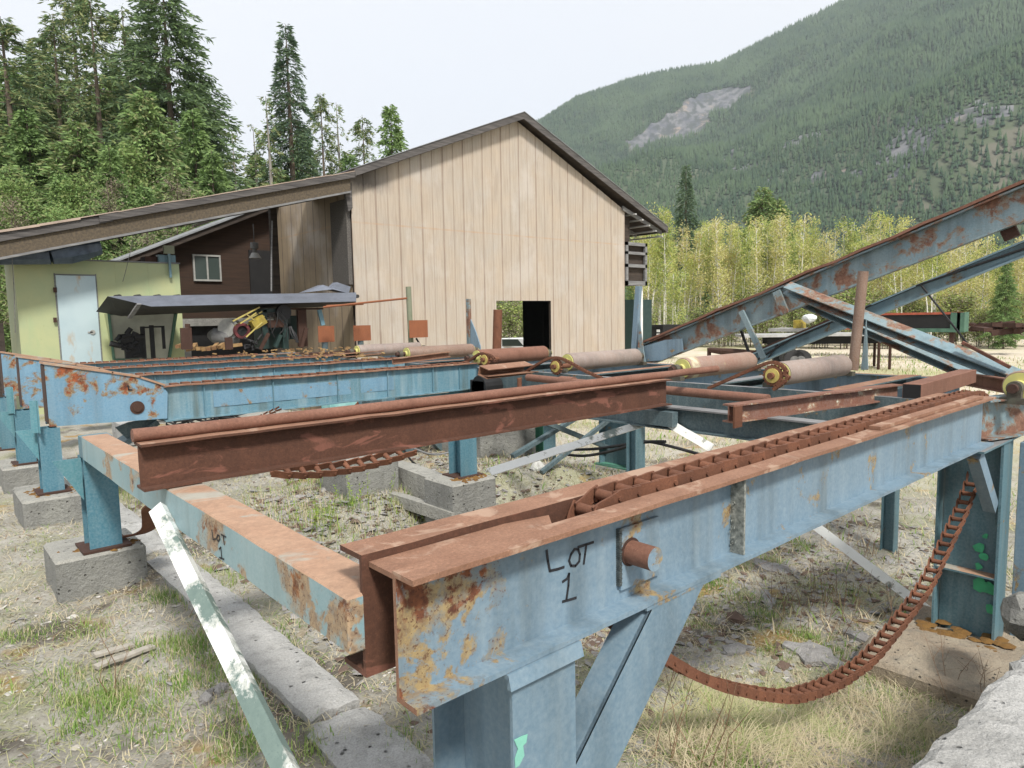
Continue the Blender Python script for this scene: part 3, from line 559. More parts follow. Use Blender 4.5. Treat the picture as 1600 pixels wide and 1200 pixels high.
m = MB(); m.box((5.6, 7.0, -.1), (6.6, 7.3, .42)); tag(m.build('foundation_wall', 'concrete_side', bevel=.02), 'shaded concrete wall left of the green post', 'concrete wall')
m = MB(); m.ext(pR(.4, .22), at(588, 712, z=.22), at(722, 756, z=.22), seg=5, jit=.008); m.ext(pR(.12, .1), at(600, 765, z=.02), at(712, 800, z=.02), seg=3, jit=.006)
tag(m.build('foundation_wall', 'concrete'), 'low grey concrete foundation wall between the two middle piers', 'concrete wall')
m = MB(); m.ext(pR(.35, .25), at(862, 795, z=-.12), at(950, 770, z=-.12), seg=4, jit=.01); m.ext(pR(.35, .25), at(950, 770, z=-.12), at(1085, 715, z=-.12), seg=4, jit=.01)
tag(m.build('foundation_wall', 'concrete_side'), 'low concrete footing to the right of the green post', 'concrete wall')
# green / blue short posts beneath roller bed
for (px0, px1, pyb, X, mat, lab) in ((806, 850, 745, 6.6, 'paint_green', 'green and blue post standing right of the central pier'), (936, 979, 722, 7.1, 'paint_rightpost', 'dark blue post behind the white angle bar')):
    a = at(px0, pyb, X=X); b = at(px1, pyb, X=X)
    t = thing('support_post', (X, b.y, -.9), lab, 'steel post'); d = a.y-b.y
    m = MB(); m.ext(pI(d, .24, .012, .012), (X+.12, a.y, 1.0), (X+.12, a.y, a.z-.03), up=(0, 1, 0)); m.build('column', [mat, 'paint_rightpost'], t, matfn=lambda nn, c, mi: 1 if nn.y < -.5 else 0)
    m = MB(); m.box((X-.05, b.y-.05, a.z-.03), (X+.3, a.y+.05, a.z-.01)); m.build('base_plate', 'paint_green', t)
m = MB(); m.ext(pR(.05, .05), at(845, 735, Y=6.0), at(968, 640, Y=6.0)); m.ext(pR(.06, .06), at(850, 655, Y=6.2), at(960, 700, Y=6.2)); m.ext(pR(.05, .07), at(800, 710, Y=6.4), at(900, 650, Y=6.4))
tag(m.build('cross_bracing', 'paint_dark'), 'crossed dark blue bracing bars behind the green post', 'steel brace')

# sagging chain under brown beam
sc_ = thing('hanging_chain', (2.2, 3.8, .7), 'rusty chain sagging just under the brown rail beam at left of centre', 'chain')
P = crsmooth([at(x, y, Y=4.2) for x, y in ((425, 735), (470, 737), (520, 733), (570, 724), (615, 712), (660, 695))])
laychain(P, .105, sc_, lmesh, scale=.9, twist=.45)
c3 = thing('loose_chain', (3.6, 7, .3), 'steep rusty chain piece behind the deck beam near the cyan tarp', 'chain')
laychain([at(545, 655, Y=7.3), at(570, 628, Y=7.3)], .1, c3, lmesh, scale=1.1, twist=.5)
c3 = thing('loose_chain', (3.0, 7, .3), 'thin rusty chain slanting up to the right in front of the coiled cables', 'chain')
laychain([at(385, 662, Y=7.4), at(445, 634, Y=7.4)], .07, c3, lmesh, scale=.45, twist=.5)
# cables
def cable(pts, r, label, mat='rubber', name='cable', cat='cable'):
    m = MB(); m.tube(crsmooth([Vector(p) for p in pts], 5), r, 8); return tag(smooth_cyl(m.build(name, mat)), label, cat)
cable([at(x, y, Y=6.6) for x, y in ((630, 700), (645, 722), (675, 738), (715, 738), (745, 722))], .012, 'thin black cable looping in front of the foundation wall')
cable([at(x, y, Y=6.6) for x, y in ((645, 700), (675, 710), (705, 706), (722, 698))], .012, 'short grey cable arc left of the teal post', 'weathered_gray')
cable([at(x, y, X=7) for x, y in ((800, 680), (850, 700), (920, 702), (975, 695), (1010, 690), (1050, 698), (1100, 712))], .02, 'upper black hose running right behind the white angle bar', name='hose', cat='hose')
cable([at(x, y, X=6.9) for x, y in ((790, 672), (840, 698), (900, 712), (950, 706), (1000, 692), (1040, 690))], .02, 'lower black hose crossing the first one behind the white bar', name='hose', cat='hose')
m = MB()
for k in range(26):
    c = at(random.uniform(285, 345), random.uniform(636, 660), Y=8.6); P = [c+Vector((random.gauss(0, .22), random.gauss(0, .2), random.gauss(0, .05))) for _ in range(4)]
    m.tube(crsmooth(P, 4), .011, 6)
tag(m.build('cable_pile', 'rubber'), 'tangled pile of black cables under the first deck beam', 'cable pile')
# junk under the deck
m = MB()
for (x, y, dx, dy, dz, r) in ((480, 648, .35, .2, .03, 0), (498, 652, .4, .25, .03, .3), (470, 655, .3, .2, .03, -.2), (505, 640, .2, .02, .12, .4)):
    c = at(x, y, Y=8.8); m.ext(pR(dz, dy), c-Vector((dx/2, math.sin(r)*.1, 0)), c+Vector((dx/2, math.sin(r)*.1, .02)))
tag(m.build('plate_stack', 'paper'), 'stack of white sheets lying under the first deck beam', 'sheets')
m = MB(); m.poly([at(x, y, Y=8.4) for x, y in ((517, 662), (515, 625), (535, 622), (560, 622), (556, 632), (530, 662))], .25, (0, 1, 0)); tag(m.build('tarp', 'cyan_tarp'), 'pale cyan plastic sheet hanging below the deck beam', 'tarp')
m = MB(); m.tube([at(590, 625, Y=8.6)+Vector((0, 0, -.4)), at(590, 625, Y=8.6)+Vector((0, 0, .1))], .32, 20); m.tube([at(590, 625, Y=8.6)+Vector((0, 0, .1)), at(590, 625, Y=8.6)+Vector((0, 0, .13))], .35, 20)
tag(m.build('drive_housing', 'paint_deck'), 'round teal-blue drive housing under the first deck beam', 'machine housing')
m = MB(); q = [at(x, y, Y=7.9) for x, y in ((222, 661), (260, 655), (252, 650), (190, 660))]
m.poly([at(x, y, Y=7.9) for x, y in ((180, 668), (200, 660), (250, 650), (232, 672), (205, 692))], .02, (0, 1, 0)); m.ext(pR(.05, .3), at(185, 690, Y=8.0), at(240, 655, Y=8.0)); 
tag(m.build('chute', 'paint_dark'), 'dark steel chute hanging under the round shaft hole', 'chute')
m = MB(); m.box(at(195, 700, Y=8.6), at(222, 650, Y=9.2)); m.build; tag(m.build('concrete_pier', 'concrete_light', bevel=.02), 'pale concrete block behind the dark chute', 'concrete pier')
m = MB(); a = at(372, 685, Y=8.9); m.box((a.x, 8.9, -.6), (a.x+.7, 9.5, at(372, 650, Y=8.9).z)); tag(m.build('concrete_pier', 'concrete', bevel=.02), 'mossy concrete pier behind the cable pile', 'concrete pier')

# ================================================================== ROLLER CONVEYOR
rollers = [(1590, 590, 1.36), (1215, 580, 3.28), (1064, 569, 4.40), (882, 567, 6.14), (740, 556, 8.0), (612, 556, 9.9), (565, 552, 11.6)]
proto = None
rlab = ['yellow-ended roller cut off by the right edge of the picture', 'rusty roller with a sprocket, its lower side dented, beside the leaning rusty pipe',
        'roller with a rusty middle and cream worn right end', 'long rusty roller with a sprocket in front of the blue stake', 'rusty roller in front of the building doorway',
        'roller just right of the second deck beam end', 'rusty roller behind the green post with the square plate', 'farthest rusty roller near the building corner']
zr = 1.245
for i, (px, py, Y) in enumerate(rollers):
    if proto is None:
        t = thing('conveyor_roller', (6.3, Y, 1.0), rlab[i], 'roller', 'rollers of the log conveyor'); proto = t
        m = MB(); m.tube([(6.36, Y, zr), (6.37, Y, zr), (7.2, Y, zr), (7.72, Y, zr), (7.74, Y, zr)], [.112, .118, .116, .118, .112], 28); smooth_cyl(m.build('drum', 'roller_skin', t))
        m = MB(); m.tube([(6.357, Y, zr), (6.343, Y, zr), (6.342, Y, zr), (6.31, Y, zr)], [.105, .105, .05, .045], 28); smooth_cyl(m.build('end_disc', 'yellow_paint', t)); m = MB(); m.tube([(7.742, Y, zr), (7.75, Y, zr)], .105, 28); m.tube([(7.75, Y, zr), (7.9, Y, zr)], .03, 12); smooth_cyl(m.build('end_disc', 'yellow_paint', t))
        m = MB(); m.tube([(6.31, Y, zr), (6.14, Y, zr)], .035, 14); smooth_cyl(m.build('axle', 'rust_dark', t))
        for x in (6.19, 7.80): m = MB(); m.tube([(x, Y, zr), (x+.07, Y, zr)], .052, 16); m.box((x, Y-.09, 1.125), (x+.08, Y+.09, 1.17)); m.box((x+.005, Y-.045, 1.165), (x+.065, Y+.045, zr)); m.build('bearing', 'bearing_mat', t)
        Y0 = Y
    else:
        t = dup(proto, (6.3, Y, 1.0), label=rlab[i])
        for ch in t.children:
            if ch.name.startswith('drum'):
                ch.data = ch.data.copy(); ch.data.materials[0] = MATS[('roller_skin', 'roller_grey', 'roller_cream', 'roller_grey', 'rust_pipe', 'roller_skin', 'roller_grey')[i]]
    if i == 1:
        pass
def sprocket(px, py, X, label, legs):
    c = at(px, py, X=X); t = thing('sprocket', c, label, 'sprocket'); m = MB(); R1, R2 = .105, .088; pts = []
    N = 18
    for k in range(N*2):
        a = PI*k/N; r = R1 if k % 2 == 0 else R2; pts.append(c+Vector((0, math.cos(a)*r, math.sin(a)*r)))
    m.poly(pts, .03, (1, 0, 0)); m.build('toothed_wheel', 'rust_chain', t)
    m = MB(); m.tube([c+Vector((-.012, 0, 0)), c], .068, 20); smooth_cyl(m.build('wheel_face', 'hub_yellow', t))
    m = MB(); m.tube([c+Vector((-.05, 0, 0)), c+Vector((.25, 0, 0))], .03, 14); smooth_cyl(m.build('shaft', 'rust_chain', t))
    m = MB()
    P = [at(x, y, X=X+.015) for x, y in legs]
    Q = resample(crsmooth(P, 6), .05)
    for a, b in zip(Q, Q[1:]):
        for s in (-.016, .016): m.ext(pR(.03, .006), a+Vector((s, 0, .015)), a.lerp(b, .92)+Vector((s, 0, .015)))
        m.tube([a+Vector((-.02, 0, 0)), a+Vector((.02, 0, 0))], .012, 6)
    tag(m.build('drive_chain', 'rust_chain'), label.replace('sprocket', 'drive chain wrapped over the sprocket'), 'chain')
sprocket(1207, 587, 6.02, 'yellow-faced sprocket beside the dented roller', ((1108, 606), (1140, 592), (1175, 577), (1205, 566), (1226, 574), (1229, 592), (1203, 612)))
sprocket(868, 573, 5.95, 'yellow-faced sprocket left of the long roller', ((820, 582), (842, 568), (862, 559), (882, 562), (915, 580), (945, 593)))
sprocket(757, 562, 6.0, 'small yellow-faced sprocket near the doorway roller', ((715, 570), (735, 562), (752, 552), (770, 558), (776, 568)))
# frames
fr = thing('roller_bed', (6.1, 6, .9), 'dark blue steel frame under the rollers of the log conveyor', 'roller bed')
m = MB(); m.ext(pC(.26, .08), (6.12, 1.75, 1.12), (6.12, 14.2, 1.12), seg=16, jit=.001); m.build('side_rail', ['paint_dark', 'weathered_gray'], fr, matfn=topf(1.1))
m = MB(); m.ext(mir(pC(.30, .09)), (8.32, 2.3, 1.12), (8.32, 14.2, 1.12), seg=16, jit=.001); m.build('side_rail', ['paint_near', 'rust_cross'], fr, matfn=topf(1.1))
for (Y, n_) in ((3.0, 0), (4.15, 1), (5.9, 2), (7.7, 3), (9.6, 4)):
    m = MB(); m.ext(pC(.10, .16), (6.21, Y-.2, 1.135), (8.22, Y-.2, 1.135)); m.build('cross_member', ['paint_dark', 'rust_top' if n_ % 2 == 0 else 'weathered_gray'], fr, matfn=topf(1.12))
for (x, y) in ((6.2, 5.0), (8.3, 3.0), (8.3, 6.6), (8.3, 9.5)):
    m = MB(); m.ext(pI(.14, .14), (x, y, .84), (x, y, -.92), up=(0, 1, 0)); m.build('leg', 'paint_rightpost', fr)
# rusty pieces in front of rollers
m = MB(); m.tube([(5.30, 5.75, 1.15), (5.2, 4.9, 1.15), (5.2, 4.0, 1.15), (5.15, 2.75, 1.15)], .04, 14); m.tube([(5.23, 5.15, 1.15), (5.22, 4.95, 1.15)], .055, 14)
tag(smooth_cyl(m.build('drive_shaft_pipe', 'rust_pipe')), 'long orange-brown pipe running behind the brown rail beam to the right', 'pipe')
m = MB(); a = at(755, 570, Y=6.6); m.ext(pC(.12, .16, .01, .01), (5.2, 6.5, 1.26), (6.05, 6.62, 1.26), up=(0, -.3, 1)); m.box((5.22, 6.36, 1.13), (6.05, 6.5, 1.14))
tag(m.build('channel_piece', ['rust_top']), 'brown open-ended channel lying left of the long roller\'s sprocket', 'steel channel')
wr = thing('cross_rail', (6, 2.75, 1.0), 'rusty I-beam with patches of flaking white paint behind the LOT 1 beam', 'steel beam')
m = MB(); a = at(1138, 632, z=1.2); b = at(1402, 600, z=1.2); m.ext(pI(.13, .10), a, b, seg=6, jit=.002); m.build('web_and_flanges', ['rust_white', 'rust_pipe'], wr, matfn=lambda nn, c, mi: 1 if abs(nn.z) > .5 else 0)
m = MB(); m.box((a.x-.03, a.y-.07, 1.04), (a.x+.07, a.y-.055, 1.19)); m.build('end_lug', 'rust_chain', wr)
m = MB(); a = at(1425, 600, z=1.24); b = at(1513, 577, z=1.24); m.ext([(-.07, -.13), (.07, -.13), (.07, 0), (-.07, 0)], a, b); bb = m.build('box_tube', ['rust_orange', 'black'], bevel=.004, matfn=lambda nn, c, mi: 1 if nn.x < -.9 else 0)
bb.data.materials[0] = MATS['rust_pipe']; tag(bb, 'rusty square box tube right behind the chain end of the LOT 1 beam', 'box tube')
m = MB(); a = at(1513, 582, Y=2.35); m.ext(pC(.14, .06), a, at(1585, 592, Y=1.7), seg=2); tag(m.build('bracket', 'rust_pipe'), 'rusty bracket joining the box tube to the roller at the right edge', 'bracket')
m = MB(); m.ext(pI(.10, .10), (5.0, 5.6, .98), (5.0, 2.0, .98)); tag(m.build('tie_beam', ['paint_cross']), 'thin rusty tie beam below the long orange-brown pipe', 'steel beam')
m = MB()
m.ext(pC(.09, .06), at(612, 560, Y=8.8), at(700, 549, Y=8.8)); tag(m.build('channel_piece', 'rust_top'), 'flat rusty channel lying in front of the roller beside the second deck beam', 'steel channel')
m = MB(); m.ext(pC(.07, .12), at(485, 556, Y=11.6), at(595, 547, Y=11.6)); tag(m.build('channel_piece', 'rust_top'), 'rusty channel piece on the far deck left of the green post', 'steel channel')
# dark gearbox junk at the deck end
m = MB(); c = at(757, 605, Y=7.3); m.tube([c+Vector((-.1, 0, 0)), c+Vector((.2, 0, 0))], .17, 18); m.box((c.x-.1, c.y-.12, c.z-.1), (c.x+.3, c.y+.2, c.z+.1)); m.tube([c+Vector((.0, -.1, -.1)), c+Vector((.0, -.1, -.35))], .12, 14)
tag(m.build('gearbox', 'black', bevel=.01), 'black gearbox at the right end of the first deck beam', 'gearbox')
m = MB(); c = at(812, 616, Y=6.2); m.box(c-Vector((.18, .1, .06)), c+Vector((.18, .1, .02))); m.tube([c, c+Vector((0, 0, .2))], .03, 10); m.tube([c+Vector((-.1, -.1, -.03)), c+Vector((-.1, -.1, .03))], .05, 8)
tag(m.build('bearing_block', 'rust_chain', bevel=.006), 'rusty bearing block under the orange-brown pipe', 'bearing')
# stakes
def at8(x, y): return at(x, y, X=8.42)
st = thing('stake', at(1336, 575, X=8.05), 'leaning rusty pipe stake standing right of the dented roller', 'stake')
m = MB(); m.tube([at(1333, 578, X=8.05), at(1349, 424, X=8.05)], .055, 20); smooth_cyl(m.build('pipe', 'roller_skin', st)); st_o = st
m = MB(); m.poly([at(x_, y_, X=8.07) for x_, y_ in ((1345, 578), (1356, 578), (1353, 500))], .02, (1, 0, 0)); m.build('gusset', 'paint_incline', st)
st = thing('stake', at8(992, 560), 'blue stake streaked orange with a triangular gusset, beside the building corner', 'stake')
m = MB(); m.ext(pR(.06, .085), at8(988, 566), at8(996, 447), up=(-1, 0, 0)); m.build('plate_post', 'paint_near', st)
m = MB(); m.poly([at8(995, 566), at8(1008, 566), at8(1004, 540), at8(999, 500)], .02, (1, 0, 0)); m.build('gusset', 'paint_near', st)
st.children[0].data.materials[0] = MATS['paint_incline']
m = MB(); m.tube([at8(776, 560), at8(778, 484)], .085, 20); tag(smooth_cyl(m.build('stake', 'rust_chain')), 'thick rust-red pipe stake in front of the building doorway', 'stake')
st = thing('stake', at8(733, 548), 'thin blue-grey stake with a curved blue gusset, left of the doorway', 'stake')
m = MB(); m.ext(pR(.06, .09), at8(732, 556), at8(730, 467), up=(-1, 0, 0)); m.build('plate_post', 'paint_incline', st)
m = MB(); m.poly([at8(735, 552), at8(751, 552), at8(750, 540), at8(743, 518), at8(735, 499)], .02, (1, 0, 0)); m.build('gusset', 'paint_near', st)
plain('olive_post', (.17, .19, .125), (.21, .22, .16), 6, .8)
st = thing('stake', at8(641, 550), 'tallest olive green stake carrying a rusty square plate', 'stake')
m = MB(); m.tube([at8(643, 552), at8(638, 448)], .06, 16); smooth_cyl(m.build('pipe', 'olive_post', st))
def splate(x0, y0, x1, y1, X, par=None, lab=None):
    a = at(x0, y0, Y=X); b = at(x1, y1, Y=X); m = MB(); m.box((a.x, X, a.z), (b.x, X+.012, b.z)); o = m.build('square_plate', 'rust_orange', par)
    return o
splate(640, 528, 668, 500, 12.7, st)
for (x0, y0, x1, y1, X, lab, top) in ((553, 533, 579, 508, 14.2, 'short stake with a rusty square plate in front of the building corner', 540), (498, 535, 522, 509, 14.6, 'leftmost stake with a rusty square plate in the shade', 540)):
    a = at((x0+x1)/2, y0, Y=X); t = thing('stake', (a.x, X+.06, 1), lab, 'stake', 'stakes with square plates'); splate(x0, y0, x1, y1, X, t)
    m = MB(); m.tube([(a.x, X+.08, 1.05), (a.x, X+.08, a.z+.1)], .07, 12); m.build('pipe', 'paint_dark', t)
m = MB(); m.tube([at(505, 480, Y=14), at(560, 474, Y=13.6), at(636, 466, Y=12.9)], .022, 8); m.tube([at(510, 478, Y=14), at(568, 475, Y=13.7)], .02, 8)
tag(m.build('rod', 'rust_orange'), 'thin orange rods sticking out from under the canopy to the tallest stake', 'steel rod')
m = MB(); m.ext(pR(.03, .03), at(651, 528, Y=12.9), at(663, 548, Y=12.9)); tag(m.build('prop_bar', 'black'), 'short black bar leaning below the tallest stake\'s plate', 'steel bar')

# ================================================================== INCLINED CONVEYOR
inc = thing('inclined_conveyor', (8.6, 6.6, 1.0), 'long rust-streaked blue steel conveyor rising to the upper right', 'inclined conveyor')
def rail(pa, pb, h, w, mats, nm, X, ext=1.35, seg=16):
    a = at(*pa, X=X); b = at(*pb, X=X); b = a+(b-a)*ext; m = MB(); m.ext(pC(h, w, .02, .014), a, b, up=(0, 0, 1), seg=seg, jit=.0015)
    return m.build(nm, mats, inc, matfn=lambda nn, c, mi: 1 if nn.z > .5 and len(mats) > 1 else 0), a, b
# side = d x up ; d toward -Y  ->  side = -X (towards the camera)
o, A_, B_ = rail((1000, 541), (1600, 291), .345, .09, ['paint_incline', 'rust_top'], 'upper_rail', 8.6)
m = MB(); dd = (B_-A_).normalized(); m.ext([(-.13, 0), (.13, 0), (.13, .03), (-.13, .03)], A_+dd*.15+Vector((.02, 0, .01)), B_+Vector((.02, 0, .01)), seg=20, jit=.006); m.build('bed_plate', 'rust_pipe', inc)
m = MB(); m.poly([at(x, y, X=8.49) for x, y in ((985, 566), (1003, 542), (1040, 531), (1066, 529), (1068, 548), (1035, 563))], .012, (-1, 0, 0)); m.build('patch_plate', 'paint_near', inc)
rail((1168, 556), (1600, 376), .17, .06, ['paint_incline_pale'], 'lower_rail', 9.25)
m = MB(); a = at(1160, 556, X=9.6); b = at(1345, 478, X=9.6); m.ext(pR(.05, .06), a, b); m.build('far_rail', 'rust_dark', inc)
m = MB(); m.ext(pR(.04, .07), at(1157, 486, X=8.48), at(1192, 560, X=8.48), up=(-1, 0, 0)); m.build('hanger', 'paint_incline', inc)
m = MB(); m.ext(pR(.03, .03), at(1158, 512, X=8.8), at(1175, 560, X=8.8)); m.build('hanger', 'rubber', inc)
m = MB(); m.ext(pR(.04, .10), at(1212, 455, X=8.49), at(1226, 490, X=8.49), up=(-1, 0, 0)); m.build('web_stiffener', 'paint_incline', inc)
m = MB(); m.ext(pR(.06, .14), at(1567, 343, X=8.6), at(1581, 372, X=8.6), up=(-1, 0, 0)); m.build('hanger', 'rust_dark', inc)
m = MB(); m.tube([at(1170, 570, X=9.2), at(1235, 530, X=9.2), at(1438, 444, X=9.2), at(1620, 382, X=9.2)], .014, 6); m.tube([at(1438, 444, X=9.2), at(1510, 535, X=9.2)], .012, 6); m.tube([at(1215, 538, X=9.2), at(1200, 560, X=9.2)], .012, 6)
m.build('truss_rod', 'rubber', inc)
for (p, q, X, w) in (((1236, 440), (1604, 580), 8.35, .16), ((1262, 462), (1560, 590), 8.75, .14)):
    m = MB(); m.ext(pC(.10, w), at(*p, X=X), at(*q, X=X), up=(-.5, 0, 1), seg=8, jit=.001); m.build('diagonal_leg', 'paint_incline', inc)
m = MB(); m.ext(pR(.03, .05), at(1505, 533, X=8.2), at(1580, 572, X=8.2)); m.build('guard_strip', 'rust_brown', inc)

# ================================================================== SHED (main building)
BY = 16.41; BX0, BX1, PKX, PKZ = 8.98, 20.05, 14.85, 7.88; EL, ER = 5.47, 5.60
bd = thing('shed_building', (14.5, 22, -.9), 'large tan panelled shed with a dark-edged gable roof and a small doorway', 'building')
def zr_(x): return EL+(PKZ-EL)*(x-BX0)/(PKX-BX0) if x < PKX else PKZ+(ER-PKZ)*(x-PKX)/(BX1-PKX)
m = MB(); xs_ = [BX0]
P = .36835; k = 1
while BX0+k*P < BX1-.1:
    c = BX0+k*P; w = .010 if k % 2 else .016; xs_ += [c-w-.012, c-w, c+w, c+w+.012]; k += 1
xs_.append(BX1); DX0, DX1, DZ = 13.85, 16.22, 2.33
extra = sorted(set(xs_+[DX0, DX1, PKX]))
def yw(x):
    kk = round((x-BX0)/P); c = BX0+kk*P; w = .010 if kk % 2 else .016
    return BY+(.014 if kk > 0 and abs(x-c) < w+.002 and abs(x-BX1) > .05 else 0)
for a, b in zip(extra, extra[1:]):
    lo = DZ if (a >= DX0-1e-6 and b <= DX1+1e-6) else -.95
    m.add([(a, yw(a), lo), (b, yw(b), lo), (b, yw(b), zr_(b)), (a, yw(a), zr_(a))], [(0, 1, 2, 3)])
# inner skin and jambs
m.add([(BX0, BY+.1, -.95), (DX0, BY+.1, -.95), (DX0, BY+.1, zr_(DX0)), (BX0, BY+.1, EL)], [(0, 3, 2, 1)], 1)
m.add([(DX0, BY+.1, DZ), (DX1, BY+.1, DZ), (DX1, BY+.1, zr_(DX1)), (PKX, BY+.1, PKZ), (DX0, BY+.1, zr_(DX0))], [(0, 4, 3, 2, 1)], 1)
m.add([(DX1, BY+.1, -.95), (BX1, BY+.1, -.95), (BX1, BY+.1, ER), (DX1, BY+.1, zr_(DX1))], [(0, 3, 2, 1)], 1)
m.add([(DX0, BY, DZ), (DX1, BY, DZ), (DX1, BY+.1, DZ), (DX0, BY+.1, DZ)], [(0, 1, 2, 3)], 1)
for x in (DX0, DX1): m.add([(x, BY, -.95), (x, BY, DZ), (x, BY+.1, DZ), (x, BY+.1, -.95)], [(0, 1, 2, 3)], 1)
import bmesh
o = m.build('front_wall', ['siding', 'dark_wood'], bd)
# flip check: make normals outward irrelevant (two-sided)
m = MB(); m.box((BX0, BY+.12, -.95), (BX0+.1, 29, EL-.02)); m.build('side_wall', ['siding_side', 'black'], bd, matfn=lambda nn, c, mi: 1 if nn.x > .5 else 0)
m = MB(); m.box((BX1-.1, BY+.12, -.95), (BX1, 21.9, ER-.02)); m.box((BX1-.1, 24.6, -.95), (BX1, 29, ER-.02)); m.box((BX1-.1, 21.9, 2.9), (BX1, 24.6, ER-.02)); m.build('side_wall', ['siding_side', 'black'], bd, matfn=lambda nn, c, mi: 1 if nn.x < -.5 else 0)
m = MB(); m.box((BX0+.1, 28.9, -.95), (BX1-.1, 29, 5.4)); m.build('back_wall', 'black', bd)
m = MB(); a = Vector((17.3, 19.5, -.9)); m.box((17.6, 18.2, -.9), (19.9, 18.3, 5.0)); m.build('interior_partition', 'black', bd)
m = MB(); tz = .10
def roofseg(x0, z0, x1, z1, y0, y1, t, mi): m.add([(x0, y0, z0), (x1, y0, z1), (x1, y1, z1), (x0, y1, z0), (x0, y0, z0-t), (x1, y0, z1-t), (x1, y1, z1-t), (x0, y1, z0-t)], [(0, 1, 2, 3), (7, 6, 5, 4), (0, 4, 5, 1), (1, 5, 6, 2), (2, 6, 7, 3), (3, 7, 4, 0)], mi)
RX1, RZ1 = 22.2, 4.98
roofseg(BX0-.02, EL+.19, PKX, PKZ+.19, BY-.28, 29.3, .10, 0); roofseg(PKX, PKZ+.19, RX1, RZ1+.13, BY-.28, 29.3, .10, 0)
rf = m.build('roof', ['dark_wood'], bd)
m = MB()
roofseg(BX0-.02, EL+.205, PKX, PKZ+.205, BY-.33, BY-.285, .20, 0); roofseg(PKX, PKZ+.205, RX1+.03, RZ1+.145, BY-.33, BY-.285, .21, 0)
roofseg(RX1+.03-.04, RZ1+.145, RX1+.03, RZ1+.145, BY-.285, 29.3, .2, 0)
m.build('fascia', 'weathered_wood', rf)
m = MB(); roofseg(BX0-.02, EL+.225, PKX, PKZ+.225, BY-.35, 29.3, .018, 0); roofseg(PKX, PKZ+.225, RX1+.05, RZ1+.165, BY-.35, 29.3, .018, 0); m.build('roofing_sheet', 'metal_roof', rf)
m = MB()
for k in range(9):
    y = BY-.1+k*1.2; dz = (ER-RZ1)/(RX1-BX1)
    roofseg(BX1-.2, ER+.13, RX1-.05, RZ1+.03, y, y+.06, .14, 0)
for x in (20.35, 20.75, 21.15, 21.55, 21.95): m.box((x, BY-.25, zr_(x)-.02), (x+.09, 29, zr_(x)+.03), 1)
m.build('rafters', ['weathered_gray', 'deck_boards'], rf)
# louvred box and down post at right side
lb = thing('louvred_box', (20.5, 16.6, 3.3), 'dark weathered slatted box hung on the right side of the shed under the eave', 'wooden box')
a = at(981, 446, Y=16.5); b = at(1006, 381, Y=16.5); m = MB(); x0, x1, z0, z1 = BX1+.02, b.x+.02, a.z, b.z
for (p, q) in (((x0, z0), (x0+.12, z1)), ((x1-.12, z0), (x1, z1)), ((x0, z1-.12), (x1, z1)), ((x0, z0), (x1, z0+.16)), ((x0, z0+(z1-z0)*.42), (x1, z0+(z1-z0)*.42+.12)), ((x0, z0+(z1-z0)*.72), (x1, z0+(z1-z0)*.72+.1))): m.box((p[0], 16.35, p[1]), (q[0], 16.45-.004*p[1], q[1]))
m.build('frame', 'weathered_gray', lb); m = MB(); m.box((x0+.02, 16.5, z0+.02), (x1-.02, 17.6, z1-.02)); m.build('box_back', 'dark_wood', lb)
m = MB(); m.box((x0, 16.6, z1+.01), (x0+.5, 17.3, zr_(20.3)-.05)); m.build('wall_stub', 'dark_wood', lb)
m = MB(); a = at(1003, 560, Y=16.5); m.box((a.x-.06, 16.5, -.9), (a.x+.06, 16.6, z0)); tag(m.build('white_post', 'white_paint', bevel=.005), 'slim white post below the slatted box at the shed corner', 'post')
# lean-to roof
lt = thing('lean_to_roof', (5, 17.5, 2.9), 'low-pitched open lean-to roof with weathered wooden edge, left of the tan shed', 'lean-to roof')
LX0, LX1 = -.6, BX0+.0
LA, LB = at(0, 359, Y=BY-.3), at(545, 267, Y=BY-.3)
def zl(x): return LA.z-.12+(LB.z-LA.z)*(x-LA.x)/(LB.x-LA.x)
m = MB(); roofseg(LX0, zl(LX0)+.06, LX1, zl(LX1)+.06, BY-.1, 18.7, .07, 0); m.build('roof_deck', 'dark_wood', lt)
m = MB(); n_ = 14
for i in range(n_):
    xa = LX0+(LX1-LX0)*i/n_; xb = LX0+(LX1-LX0)*(i+1)/n_; za, zb = zl(xa)+.10+random.gauss(0, .008), zl(xb)+.10
    roofseg(xa, za, xb, zb, BY-.32, 18.75, .02+(.025 if i < 5 else 0), 0)
m.build('roofing_sheet', 'roof_felt', lt)
m = MB(); roofseg(3.15, zl(3.15)+.085, LX1, zl(LX1)+.085, BY-.31, BY-.27, .15, 0); roofseg(LX0, zl(LX0)+.06, 3.4, zl(3.4)+.06, BY-.28, BY-.24, .15, 0); m.build('fascia', 'weathered_wood', lt)
m = MB(); roofseg(LX0, zl(LX0)-.05, LX1-.12, zl(LX1-.12)-.05, BY-.23, BY-.12, .33, 0); m.build('front_beam', 'osb', lt)
m = MB(); roofseg(LX0, zl(LX0)-.375, LX1-.12, zl(LX1-.12)-.375, BY-.24, BY-.10, .045, 0); m.build('beam_trim', 'weathered_gray', lt)
m = MB()
for k in range(4): y = BY+.5+k*.55; roofseg(LX0, zl(LX0)-.02, LX1-.05, zl(LX1-.05)-.02, y, y+.07, .3, 0)
m.build('rafters', 'dark_wood', lt)
m = MB(); m.poly([(8.72, BY-.1, 5.3), (8.97, BY-.1, 5.35), (8.97, BY-.1, 4.7), (8.85, BY-.1, 4.6), (8.8, BY-.1, 4.95)], .1, (0, 1, 0)); m.build('corner_bracket', 'weathered_wood', lt)
a = at(427, 345, Y=18.6); m = MB(); m.box((a.x-.09, 18.55, -.9), (a.x+.09, 18.7, zl(a.x)-.1)); m.build('support_post', 'dark_wood', lt)
